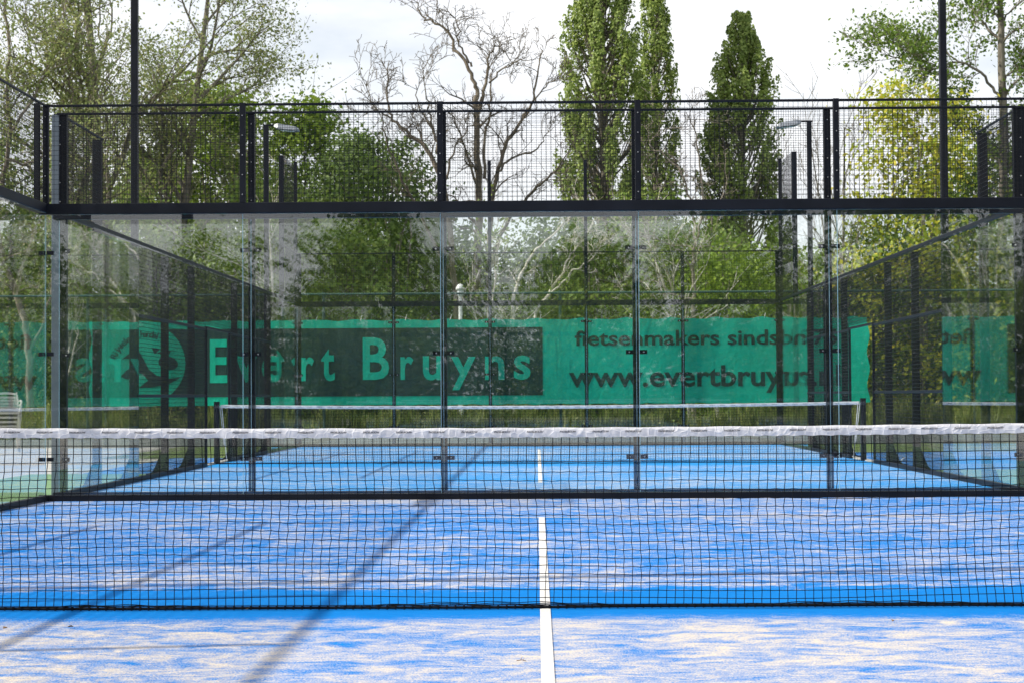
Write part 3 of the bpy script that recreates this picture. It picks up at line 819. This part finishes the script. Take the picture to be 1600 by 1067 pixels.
# ------------------------------------------------------------------ little things on the turf
def leafbit(x, y, label, ang):
    gm = G(); a = .016
    gm.add([(-a, 0, .006), (-.2*a, a*.5, .012), (a, .1*a, .007), (.1*a, -.5*a, .016)], [(0,1,2,3)])
    gm.add([(-a, 0, .0055), (-.2*a, a*.5, .0115), (a, .1*a, .0065), (.1*a, -.5*a, .0155)], [(3,2,1,0)])
    o = gm.build('dry_leaf', 'leafdry'); o.location = (x, y, 0); o.rotation_euler.z = ang; tag(o, label, 'leaf', 'dry leaves on the court'); return o
for (px, py, lb) in ((8, 983, 'brown leaf scrap on the sand at the far left below the net'), (110, 981, 'brown leaf scrap on the sand right of the leftmost scrap'), (388, 953, 'small scrap lying just in front of the net hem'), (1395, 972, 'orange leaf scrap in front of the net on the right'), (178, 897, 'dark leaf scrap on turf behind the left part of the net')):
    v = Mwc @ Vector((px-800, 533.5-py, -F)); p = CAM + v*(-CAM.z/v.z); leafbit(p.x, p.y, lb, rnd.uniform(0, 6))
v = Mwc @ Vector((815-800, 533.5-1034, -F)); p = CAM + v*(-CAM.z/v.z)
gm = G(); gm.tube([(-.02, 0, .006), (0, .004, .009), (.018, -.002, .006)], [.0015]*3, 5); gm.tube([(-.004, .002, .008), (.002, -.004, .022)], [.0012, .0006], 5); gm.tube([(.004, .002, .008), (.012, .006, .017)], [.0012, .0006], 5)
o = gm.build('twig', 'leafdry'); o.location = (p.x, p.y, 0); tag(o, 'tiny forked twig on the sand left of the white centre line', 'twig')
v = Mwc @ Vector((1412-800, 533.5-724, -F)); p = CAM + v*(-CAM.z/v.z)
gm = G(); V = []
for i in range(6):
    for j in range(6): V.append((.05*(i/5-.5)*2*(.6+.4*math.sin(j)), .03*(j/5-.5)*2, .03+.04*math.sin(i*1.3+j*.9)**2 + .04*(1-abs(i-2.5)/2.5)))
idx = (np.arange(5)[:, None]*6+np.arange(5)[None, :]).ravel(); gm.add(V, np.stack([idx, idx+6, idx+7, idx+1], 1))
o = gm.build('paper_scrap', 'whitepaint'); o.location = (p.x, p.y, 0); tag(o, 'crumpled white scrap at the foot of the right side fence', 'scrap')

# ------------------------------------------------------------------ vegetation
def wander(p, d, length, steps, curl, grav=0.0):
    pts = [np.array(p, float)]; d = np.array(d, float); d /= np.linalg.norm(d)
    w1 = rs.normal(size=3)
    for i in range(steps):
        w1 = .6*w1 + .8*rs.normal(size=3)
        d = d + curl*w1 + np.array([0, 0, grav]); d /= np.linalg.norm(d)
        pts.append(pts[-1] + d*length/steps)
    return np.array(pts)
def grow(gb, tips, p, d, length, r0, lvl, maxl, P):
    steps = max(4, int(length/P.get('step', .35))); steps = min(steps, 22)
    pts = wander(p, d, length, steps, P['curl']*(1 if lvl else P.get('tcurl', .4)), P.get('grav', 0)*(1 if lvl else 0))
    rr = r0*(1 - .75*np.linspace(0, 1, len(pts)))**.9
    gb.tube(pts, np.maximum(rr, P.get('rmin', .006)), 6 if lvl == 0 else (5 if lvl == 1 else 3))
    if lvl >= maxl:
        tips.append(pts); return
    if lvl >= maxl-1: tips.append(pts)
    n = P['n'][lvl]
    for k in range(n):
        t = P['t0'][lvl] + (1-P['t0'][lvl])*(k + rs.uniform(.1, .9))/n
        t = min(t, .99); i = int(t*(len(pts)-1)); q = pts[i] + (pts[min(i+1, len(pts)-1)]-pts[i])*(t*(len(pts)-1)-i)
        tan = pts[min(i+1, len(pts)-1)]-pts[i] if i+1 < len(pts) else pts[i]-pts[i-1]; tan /= np.linalg.norm(tan)
        sd_ = rs.normal(size=3); sd_ -= tan*sd_.dot(tan); sd_ /= np.linalg.norm(sd_)
        an = R(rs.uniform(*P['ang'][lvl])); dd = tan*math.cos(an) + sd_*math.sin(an); dd[2] += P.get('up', .15)
        L_ = length*rs.uniform(*P['len'][lvl])*(1.15 - .6*t if lvl == 0 else 1)
        grow(gb, tips, q, dd, L_, max(rr[i]*rs.uniform(.5, .7), .008), lvl+1, maxl, P)
def leaf_on(tips, per, spread, frac=1.0):
    C_ = []
    for pts in tips:
        n = max(1, int(per*len(pts)/6)); 
        t = rs.uniform(.15, 1, n)*(len(pts)-1); i = np.minimum(t.astype(int), len(pts)-2)
        q = pts[i] + (pts[i+1]-pts[i])*(t-i)[:, None] + rs.normal(size=(n, 3))*spread; C_.append(q)
    return np.concatenate(C_)
def tree(name, x, y, label, P, h, r0, bark_m, leaf_m=None, per=30, spread=.12, lsize=.07, lean=(0, 0), maxl=3, cat='tree', group=None, stems=1, flip=None, asp=.62):
    root = thing(name, (x, y, -.03), label, cat, group)
    gb = G(); tips = []
    for s in range(stems):
        d = np.array([lean[0]+rs.uniform(-.25, .25)*(stems > 1), lean[1]+rs.uniform(-.2, .2)*(stems > 1), 1.0])
        grow(gb, tips, (x+.12*s, y, -.05), d, h*rs.uniform(.85, 1) if s else h, r0*(1 if s == 0 else .7), 0, maxl, P)
    gb.build('trunk', bark_m, root, True)
    if leaf_m:
        gl = G(); gl.leaves(leaf_on(tips, per, spread), lsize, asp); gl.build('crown', leaf_m, root)
    return root
def X_at(px, D): return at(px, 600, D).x

airy = dict(curl=.10, tcurl=.05, grav=.01, up=.25, n=[16, 7, 6], t0=[.22, .2, .15], ang=[(25, 55), (25, 55), (25, 65)], len=[(.28, .42), (.35, .6), (.35, .6)], step=.35)
curly = dict(curl=.30, tcurl=.12, grav=.04, up=.3, n=[13, 7, 6], t0=[.15, .2, .2], ang=[(20, 50), (25, 60), (25, 70)], len=[(.40, .62), (.32, .55), (.3, .55)], step=.22, rmin=.009)

# left, airy willows with small grey-green leaves
tree('willow_tree', X_at(178, 50), 50, 'tall airy willow with grey trunk, third tree trunk from the left edge', airy, 13.5, .20, 'bark_grey', 'leaf_willow', 30, .18, .085, (-.03, 0), group='airy trees at the left')
tree('willow_tree', X_at(60, 53), 53, 'airy tree with twisting thin branches near the left edge', curly, 12.5, .17, 'bark_grey', 'leaf_willow', 18, .16, .085, (.05, 0), group='airy trees at the left')
tree('willow_tree', X_at(262, 56), 56, 'airy willow right of the tall left pole, spreading branches to the right', airy, 13.2, .19, 'bark_grey', 'leaf_willow', 28, .18, .09, (.07, 0), group='airy trees at the left')
# bare trees: main limbs laid out one by one, twigs grown from them
def limb_tree(name, x, D, label, limbs, bark_m, P, ntw=9, tw=(.5, 1.3), group=None, leaf=None):
    root = thing(name, (x, D, -.03), label, 'tree', group); gb = G(); tips = []
    for (pts, r0, r1, dep) in limbs:
        Q = np.array([tuple(at(px, py, D)) for px, py in pts]); m = len(Q)
        Q[:, 1] = D + dep*np.linspace(0, 1, m)**1.2
        t = np.linspace(0, m-1, m*4-3); Z = np.stack([np.interp(t, range(m), Q[:, k]) for k in range(3)], 1)
        for _ in range(2): Z[1:-1] = .25*Z[:-2] + .5*Z[1:-1] + .25*Z[2:]
        Z[1:-1] += rs.normal(size=(len(Z)-2, 3))*.025
        Z[:, 2] = np.maximum(Z[:, 2], -.05); rr = np.linspace(r0, r1, len(Z)); rr = rr*.8; gb.tube(Z, rr, 7)
        for k in range(int(ntw*m/5)):
            i = rs.randint(int(len(Z)*.25), len(Z)-1); tan = Z[i+1]-Z[i]; tan /= np.linalg.norm(tan)
            sd_ = rs.normal(size=3); sd_ -= tan*sd_.dot(tan); sd_ /= np.linalg.norm(sd_); a = R(rs.uniform(25, 60))
            dd = tan*math.cos(a) + sd_*math.sin(a); dd[2] += .25
            grow(gb, tips, Z[i], dd, rs.uniform(*tw), max(.010, rr[i]*.45), 1, 3, P)
    gb.build('trunk', bark_m, root, True)
    if leaf: gl = G(); gl.leaves(leaf_on(tips, leaf[1], leaf[2]), leaf[3]); gl.build('crown', leaf[0], root)
    return root
cP = dict(curly, n=[0, 4, 4], rmin=.0065, step=.16, curl=.26, len=[(.4, .6), (.35, .6), (.35, .6)])
limb_tree('bare_tree', X_at(750, 51), 51, 'leafless corkscrew willow in the centre with twisting branches against the sky', [
    ([(757, 690), (752, 560), (748, 400), (747, 290), (746, 200), (745, 150)], .17, .085, 0),
    ([(745, 155), (742, 130), (730, 100), (711, 74), (700, 46), (680, 33), (660, 26), (652, 8), (646, -8)], .075, .012, .5),
    ([(737, 105), (724, 85), (713, 61), (718, 42), (704, 22), (694, 14)], .04, .010, -.4),
    ([(746, 190), (753, 150), (763, 112), (762, 88), (777, 67), (786, 78)], .07, .012, .4),
    ([(764, 130), (785, 112), (803, 100), (822, 97), (838, 98)], .035, .010, -.5),
    ([(760, 640), (765, 450), (766, 360), (771, 290), (785, 235), (803, 200), (832, 160), (837, 115), (846, 80), (845, 62)], .11, .012, 1.2),
    ([(815, 182), (835, 160), (852, 136), (866, 128), (880, 116)], .035, .008, -.4),
    ([(762, 420), (790, 350), (826, 311), (850, 287), (874, 268), (890, 240)], .075, .015, -1.2),
    ([(752, 330), (738, 262), (722, 222), (710, 190), (706, 170)], .055, .012, -.9),
    ([(757, 280), (758, 210), (768, 160), (764, 118), (772, 96)], .06, .012, .9),
    ([(775, 270), (800, 245), (838, 232), (852, 214), (860, 190)], .045, .010, .8),
    ([(750, 360), (728, 330), (700, 300), (676, 292)], .05, .012, .4)], 'bark_curly', cP, 7, (.4, 1.3))
limb_tree('bare_tree', X_at(705, 49.5), 49.5, 'leafless tree leaning left, behind the middle mesh post', [
    ([(722, 690), (716, 520), (706, 400), (697, 312), (682, 252), (652, 217), (616, 189), (606, 168), (601, 135), (606, 90)], .13, .012, .5),
    ([(612, 186), (590, 172), (578, 158), (571, 132), (562, 118)], .03, .008, -.4),
    ([(690, 290), (686, 240), (681, 214), (666, 183), (650, 159), (646, 124)], .07, .012, .9),
    ([(676, 200), (670, 175), (666, 152), (663, 103)], .04, .010, -.5),
    ([(700, 420), (660, 340), (636, 297), (615, 250), (602, 205), (598, 180)], .06, .012, -.9),
    ([(694, 310), (700, 260), (712, 225), (732, 196), (746, 190)], .045, .012, .3)], 'bark_curly', cP, 7, (.4, 1.2))
limb_tree('bare_tree', X_at(812, 47.2), 47.2, 'leafless pale branches slanting up to the right, behind the glass at centre', [
    ([(806, 690), (803, 560), (800, 470), (818, 415), (842, 384), (884, 347), (905, 325)], .07, .014, .5),
    ([(806, 600), (830, 500), (864, 448), (882, 418), (898, 391), (925, 350), (938, 330)], .06, .012, .8),
    ([(850, 470), (872, 448), (890, 428), (911, 421), (938, 387), (948, 372)], .04, .010, -.5)], 'bark_pale', cP, 6, (.3, .9))
limb_tree('bare_tree', X_at(1083, 47.4), 47.4, 'pale trunk with bleached drooping branches, behind the glass between the poplars', [
    ([(1086, 690), (1084, 560), (1083, 448), (1086, 390), (1087, 350), (1076, 300), (1058, 250), (1040, 228)], .08, .016, .4),
    ([(1080, 420), (1070, 398), (1050, 384), (1024, 372), (1002, 367)], .04, .010, -.4),
    ([(1066, 270), (1040, 240), (1012, 225), (1030, 205), (1060, 190)], .03, .010, .5),
    ([(1087, 380), (1100, 330), (1094, 260), (1082, 200), (1070, 180)], .045, .012, -.4),
    ([(1085, 470), (1050, 460), (1030, 440), (1008, 436)], .035, .010, .3)], 'bark_dry', cP, 6, (.4, 1.1))
tree('bare_tree', X_at(1075, 58), 58, 'tangle of dry pale branches in front of the double poplar', dict(curly, curl=.34, n=[8, 5, 4]), 7.4, .13, 'bark_dry', None, lean=(-.1, 0), stems=2)
limb_tree('willow_tree', X_at(40, 47), 47, 'grey tree with a bent trunk leaning at the left edge of the photo', [
    ([(48, 700), (44, 560), (38, 495), (20, 448), (2, 400), (-10, 340), (6, 250), (14, 200), (4, 150), (10, 60), (-4, -20)], .12, .04, .4),
    ([(14, 210), (40, 170), (62, 130), (84, 60), (92, 10), (100, -30)], .05, .02, .6),
    ([(44, 560), (70, 500), (88, 430), (96, 380), (110, 330), (118, 290)], .05, .014, -.5),
    ([(6, 250), (45, 262), (80, 232), (108, 190), (112, 150), (104, 100), (118, 60)], .045, .014, .3)], 'bark_dry', cP, 10, (.5, 1.5), leaf=('leaf_willow', 9, .16, .085))
tree('bare_tree', X_at(1318, 50), 50, 'thin bare saplings against the sky left of the yellow tree', dict(airy, curl=.06, n=[8, 4, 3], up=.5), 7.9, .06, 'bark_grey', None, lean=(0, 0), stems=5)
# right
limb_tree('oak_tree', X_at(1566, 52), 52, 'tall open-crowned green tree at the right edge with grey trunk', [
    ([(1570, 690), (1568, 400), (1567, 145), (1564, 0), (1562, -60)], .20, .07, 0),
    ([(1566, 165), (1557, 145), (1530, 115), (1497, 98), (1463, 108), (1436, 115), (1409, 98), (1371, 90)], .06, .012, -.5),
    ([(1500, 99), (1470, 75), (1440, 68), (1420, 60)], .03, .010, .5),
    ([(1564, 66), (1541, 37), (1517, 7), (1505, -20)], .05, .02, .5),
    ([(1566, 125), (1585, 112), (1610, 96)], .045, .015, .5),
    ([(1565, 35), (1580, 15), (1605, -5)], .04, .015, -.5),
    ([(1567, 260), (1530, 215), (1500, 195), (1478, 190)], .045, .015, .8),
    ([(1567, 230), (1595, 190), (1620, 160)], .045, .015, .4)], 'bark_grey', dict(airy, n=[0, 4, 4], curl=.14, len=[(.4, .6), (.4, .6), (.4, .6)]), 13, (.5, 1.5), leaf=('leaf_right', 9, .17, .105))

def blob_tree(name, x, y, label, h, rad, base, nclump, nper, lsize, leaf_m, bark_m='bark_grey', csize=.35, cat='tree', group=None, stems=3, droop=0, taper=.5, sy=1.0):
    root = thing(name, (x, y, -.03), label, cat, group)
    gb = G()
    C_ = []
    k = 0
    while k < nclump:
        u = rs.uniform(0, 1); z = base + (h-base)*u
        prof = (math.sin(math.pi*min(1, (u*.82+.16)))**taper)
        ang = rs.uniform(0, 2*math.pi); rad_n = rad*prof*(1 + .28*math.sin(ang*3+x) + .18*math.sin(u*9+ang*2+y))
        rr_ = rad_n*math.sqrt(rs.uniform(.08, 1))
        C_.append((x + rr_*math.cos(ang), y + rr_*math.sin(ang)*sy, z)); k += 1
    C_ = np.array(C_)
    for s in range(stems):
        q = C_[rs.randint(len(C_))]; top = np.array([x + (q[0]-x)*.5, y + (q[1]-y)*.5, h*.85])
        p0 = np.array([x + .12*(s-stems/2), y, -.05]); pts = np.linspace(0, 1, 9)[:, None]*(top-p0)[None, :] + p0 + rs.normal(size=(9, 3))*.06*h/8; pts[0] = p0
        gb.tube(pts, np.linspace(.03*h/3.2, .015, 9), 6)
    for c in C_[::7]:
        a = np.array([x + (c[0]-x)*.2, y + (c[1]-y)*.2, max(.2, c[2] - rs.uniform(.8, 2.0))]); m_ = (a+c)/2 + rs.normal(size=3)*.12
        gb.tube([a, m_, c], [.022, .014, .006], 3)
    gb.build('trunk' if cat == 'tree' else 'stem', bark_m, root, True)
    sz = csize*rs.uniform(.5, 1.3, len(C_))
    Lc = np.repeat(C_, nper, 0) + rs.normal(size=(len(C_)*nper, 3))*np.repeat(sz, nper)[:, None]*np.array([1, 1, .75])
    cc_ = np.array([x, y, base + (h-base)*.45]); on = (Lc-np.repeat(C_, nper, 0))*1.6/csize + (Lc-cc_)/max(rad, .5)*.8 + np.array([0, 0, .35])
    gl = G(); gl.leaves(Lc, lsize, .62, on); gl.build('crown' if cat == 'tree' else 'foliage', leaf_m, root)
    return root
blob_tree('ash_tree', X_at(345, 60), 60, 'bright yellow-green leafy tree behind the left mesh panels', 10.6, 2.5, 1.5, 190, 110, .17, 'leaf_bright', csize=.36)
blob_tree('ash_tree', X_at(472, 57), 57, 'bright green leafy tree with loose top, right of the brightest left tree', 9.7, 1.8, 1.2, 130, 90, .16, 'leaf_bright', csize=.32)
blob_tree('ash_tree', X_at(235, 62), 62, 'green leafy tree low behind the tall left pole', 8.6, 2.6, .5, 170, 90, .17, 'leaf_olive', csize=.40)
blob_tree('ash_tree', X_at(90, 60), 60, 'olive green tree low behind the left corner posts', 7.2, 2.3, .5, 120, 80, .16, 'leaf_olive', csize=.38)
blob_tree('round_tree', X_at(575, 55), 55, 'rounded dark green tree left of the bare corkscrew willow', 8.3, 2.2, .5, 240, 110, .13, 'leaf_dark', csize=.36)
blob_tree('round_tree', X_at(655, 58), 58, 'lower dark green tree sloping down beside the bare willow', 6.4, 1.7, .4, 150, 90, .13, 'leaf_olive', csize=.34)
blob_tree('round_tree', X_at(480, 62), 62, 'olive tree between the bright green tree and the rounded dark tree', 7.7, 1.8, .4, 150, 90, .14, 'leaf_olive', csize=.34)
blob_tree('maple_tree', X_at(1440, 49), 49, 'yellow-green maple turning autumn yellow on the right', 8.8, 2.0, .5, 135, 75, .13, 'leaf_yellow', csize=.42)
blob_tree('maple_tree', X_at(1535, 56), 56, 'green maple behind the right edge mesh', 8.2, 2.3, .5, 130, 90, .15, 'leaf_bright', csize=.38)

blob_tree('round_tree', X_at(835, 66), 66, 'low green tree seen through the branches of the bare willow', 5.8, 2.2, .3, 130, 70, .15, 'leaf_olive', csize=.4)
blob_tree('round_tree', X_at(1100, 64), 64, 'low green tree filling the gap between the poplars', 6.4, 2.3, .3, 140, 70, .15, 'leaf_olive', csize=.4)
blob_tree('round_tree', X_at(1260, 62), 62, 'low loose green tree behind the distant right light mast', 5.4, 2.0, .3, 110, 60, .14, 'leaf_bright', csize=.4)

def poplar(px, D, h, prof, label, npl, per):
    """columnar crown of many upswept plumes; prof: (height fraction, half width) pairs"""
    x = X_at(px, D); root = thing('poplar_tree', (x, D, -.03), label, 'tree', 'poplars')
    gb = G(); pts = np.array([(x + .05*math.sin(q*1.7), D, -.05 + h*.9*q/16) for q in range(17)]); gb.tube(pts, np.linspace(.26, .02, 17), 8)
    C_, Nn = [], []; pf = np.array(prof)
    for k in range(npl):
        t = .06 + .93*((k+rs.uniform())/npl)**.95; z = t*h; wd = np.interp(t, pf[:, 0], pf[:, 1])
        a = rs.uniform(0, 2*math.pi); out = wd*rs.uniform(.35, 1.0)**.6*(1 + .14*math.sin(3*a+z*1.3))
        Lp_ = rs.uniform(.7, 1.5)*(.6+.4*min(1, wd)); rp = rs.uniform(.15, .27)*(.55+.45*min(1, wd))
        c0 = np.array([x + out*.8*math.cos(a), D + out*.8*math.sin(a), z-Lp_*.5]); dr = np.array([math.cos(a)*.22, math.sin(a)*.22, 1.0]); dr /= np.linalg.norm(dr)
        if z + Lp_*.5 > h: c0[2] = h - Lp_
        st = np.array([x, D, max(.3, c0[2] - 1.0*out - .3)])
        gb.tube([st, (st+c0)/2 + np.array([math.cos(a), math.sin(a), 0])*out*.12, c0, c0+dr*Lp_*.8], [.035, .028, .02, .006], 4)
        n = int(per*rs.uniform(.7, 1.3)); u = rs.uniform(0, 1, n); rr = rp*np.sin(np.pi*np.clip(u*.86+.12, 0, 1))**.7*rs.uniform(.55, 1.15, n)
        th = rs.uniform(0, 2*math.pi, n); rad_ = np.stack([np.cos(th), np.sin(th), np.full(n, .25)], 1)
        q = c0 + dr*(u*Lp_)[:, None] + rad_*rr[:, None]
        C_.append(q); Nn.append(rad_ + .5*np.array([math.cos(a), math.sin(a), .5]))
    gb.build('trunk', 'bark_grey', root, True)
    gl = G(); gl.leaves(np.concatenate(C_), .105, .85, np.concatenate(Nn), .35, .5); gl.build('crown', 'leaf_poplar', root); return root
poplar(945, 68, 18.6, [(0, 1.3), (.2, 1.85), (.5, 1.85), (.68, 1.65), (.8, 1.25), (.92, .7), (1, .1)], 'broad tall poplar, left stem of the double poplar, cut by the top of the photo', 470, 125)
poplar(1027, 71, 16.8, [(0, 1.0), (.3, 1.25), (.6, 1.1), (.75, .85), (.88, .55), (1, .08)], 'slender poplar standing close right of the broadest poplar', 230, 115)
poplar(1163, 69, 14.75, [(0, 1.5), (.35, 1.75), (.65, 1.62), (.8, 1.3), (.9, .7), (1, .06)], 'single pointed poplar with its whole tip visible against the sky', 380, 125)

# undergrowth: individual bushes in front of the wood
bush_protos = []
for i, (lm, h, rad) in enumerate((('leaf_olive', 4.6, 1.8), ('leaf_dark', 5.6, 1.9), ('leaf_bright', 4.5, 1.6), ('leaf_olive', 6.1, 1.8))):
    b = blob_tree('shrub', 0, 0, '', h, rad, .1, 150, 62, .115, lm, 'bark_grey', .30, 'shrub', 'shrubs behind the far fence', 5, taper=.35)
    bush_protos.append(b)
nouns = ['olive shrub', 'dark green shrub', 'bright green shrub', 'tall olive shrub']
spots = [(-60, 50, 3, 'at the left edge behind the chair stack'), (30, 52, 0, 'behind the left corner glass'), (110, 49.5, 1, 'below the leftmost willow trunk'), (185, 53, 3, 'behind the banner logo, beneath the tall willow'),
         (262, 50, 0, 'above the banner left of the big letters'), (335, 53, 1, 'above the first big letter of the banner'), (405, 50, 3, 'behind the left glass post'), (470, 54, 1, 'beneath the bright green tree'),
         (535, 50, 0, 'above the middle of the dark panel, left half'), (610, 52, 1, 'under the rounded dark tree'), (672, 55, 3, 'just left of the white path lamp'), (745, 54, 1, 'at the foot of the corkscrew willow'),
         (800, 50.5, 0, 'behind the right end of the dark panel'), (868, 54, 1, 'between the corkscrew willow and the broad poplar'), (940, 51, 0, 'at the foot of the broad poplar'), (1005, 54, 3, 'behind the post right of centre'),
         (1070, 52, 1, 'between the poplars'), (1130, 50, 2, 'at the foot of the pointed poplar'), (1190, 53, 2, 'right of the foot of the pointed poplar'), (1245, 55, 0, 'beneath the distant right light mast'),
         (1310, 52, 2, 'behind the right end of the banner'), (1375, 50, 1, 'just right of the banner end'), (1440, 54, 2, 'beneath the yellow maple'), (1505, 50, 1, 'behind the right side fence'),
         (1565, 53, 2, 'at the foot of the right edge tree'), (1640, 50, 3, 'at the right edge of the photo')]
used = set()
for (px, D, k, where) in spots:
    b = bush_protos[k] if k not in used else copy_tree(bush_protos[k]); used.add(k)
    b.location = (X_at(px, D), D, -.03); b.rotation_euler.z = rs.uniform(0, 6.2); s_ = rs.uniform(.85, 1.2); b.scale = (s_, s_, s_*rs.uniform(.85, 1.15))
    b['label'] = nouns[k] + ' ' + where
# white-barked stems standing in the undergrowth
for (px, D, h, lean, where) in ((88, 47.5, 5.2, .12, 'left, behind the corner posts'), (420, 48, 5.6, .05, 'behind the left glass wall post'), (757, 47.8, 5.0, -.05, 'beside the white path lamp'), (1078, 48.2, 5.4, .02, 'right of centre above the banner web address'), (1130, 47.6, 3.9, -.2, 'low, below the pointed poplar')):
    tree('birch_tree', X_at(px, D), D, 'slim pale birch stem with bare twigs, ' + where, dict(curly, n=[6, 4, 2], up=.2, curl=.14), h, .06, 'bark_pale', 'leaf_olive', 9, .16, .09, (lean, 0), group='pale birches in the undergrowth')

# far wood: one uncountable mass
gw = G()
n = 60000
xx = rs.uniform(-42, 42, n); hh = 4.6 + 1.0*np.sin(xx*.55) + .6*np.sin(xx*1.7+1) + .35*np.sin(xx*4.1)
hh = np.where((xx > 8.0) & (xx < 12.5), hh*.9, hh)
zz = hh*rs.uniform(0, 1, n)**.8; yy = 84 + rs.normal(size=n)*2.2
yy = 80 + rs.uniform(-3, 3, n)
gw.leaves(np.stack([xx, yy, zz], 1), .38)
tag(gw.build('woodland', 'leaf_dark'), 'far dark green wood behind the shrubs', 'woodland', None, 'stuff')

# weeds along the foot of the fence
n = 42000
x = rs.uniform(-17, 17, n); y = rs.uniform(41.15, 43.6, n); cx_ = rs.uniform(-17, 17, 420); cy_ = rs.uniform(41.2, 43.3, 420); ch_ = rs.uniform(.35, 1.15, 420); ci_ = rs.randint(0, 420, n)
x = np.clip(cx_[ci_] + rs.normal(size=n)*.11, -17, 17); y = np.maximum(cy_[ci_] + rs.normal(size=n)*.08, 41.06); h = ch_[ci_]*rs.uniform(.45, 1, n)
base = np.stack([x, y, np.full(n, -.03)], 1); lean = rs.normal(size=(n, 2))*.10
tip = base + np.stack([lean[:, 0], lean[:, 1], h], 1); wdt = rs.uniform(.006, .016, n); an = rs.uniform(0, math.pi, n)
side = np.stack([np.cos(an)*wdt, np.sin(an)*wdt, np.zeros(n)], 1); mid_ = (base*.45+tip*.55)
gg = G(); gg.add(np.stack([base-side*.6, mid_-side, tip, mid_+side], 1).reshape(-1, 3), np.arange(n*4).reshape(n, 4))
m_ = n//2; lt_ = rs.uniform(.3, 1, m_)[:, None]; gg.leaves(base[:m_]*(1-lt_) + tip[:m_]*lt_ + rs.normal(size=(m_, 3))*np.array([.04, .02, .04]), .075)
tag(gg.build('weeds', 'weeds'), 'tall yellow-green weeds growing along the foot of the far fence', 'weeds', None, 'stuff')

# behind the camera: what the glass mirrors
words = ['far left', 'left', 'left of centre', 'straight behind', 'right of centre', 'right', 'far right']
for i, (x_, y_, h_, r_) in enumerate(((-21, -34, 8, 3.4), (-13.5, -38, 4.6, 3.0), (-6.5, -36, 8.6, 2.6), (2.0, -38, 6.8, 2.6), (8.5, -40, 10, 3.2), (15, -36, 11, 3.6), (23, -35, 12, 3.6))):
    blob_tree('round_tree', x_, y_, 'leafy tree behind the camera, ' + words[i], h_, r_, .3, 150, 60, .30, 'leaf_dark', csize=.6)
hg = thing('reflection_hedge', (0, -27, -.03), 'unseen leafy bank added behind the camera to darken low reflections', 'reflection_hedge'); gl = G(); n = 26000  # unseen leaf bank, added to keep the low glass reflections dark
hx = np.stack([rs.uniform(-28, 28, n), -27 + rs.uniform(-.6, .6, n), rs.uniform(0, 1, n)*(3.7 + .12*np.sin(np.arange(n)))], 1)
gl.leaves(hx, .26); gl.build('foliage', 'leaf_dark', hg)
for i in range(12):  # unseen shrubs, added to close the sky out of the lower reflections
    b = copy_tree(bush_protos[i % 4]); b.location = (-24 + i*4.2, -29 - (i % 3), -.03); b.scale = (1.35, 1.35, 1.1)
    b['label'] = 'unseen shrub added behind the camera for the reflections, number %s from the left' % ['one', 'two', 'three', 'four', 'five', 'six', 'seven', 'eight', 'nine', 'ten', 'eleven', 'twelve'][i]

for o in bpy.data.objects:
    if '_w' in o: del o['_w']
for m_ in bpy.data.materials: pass
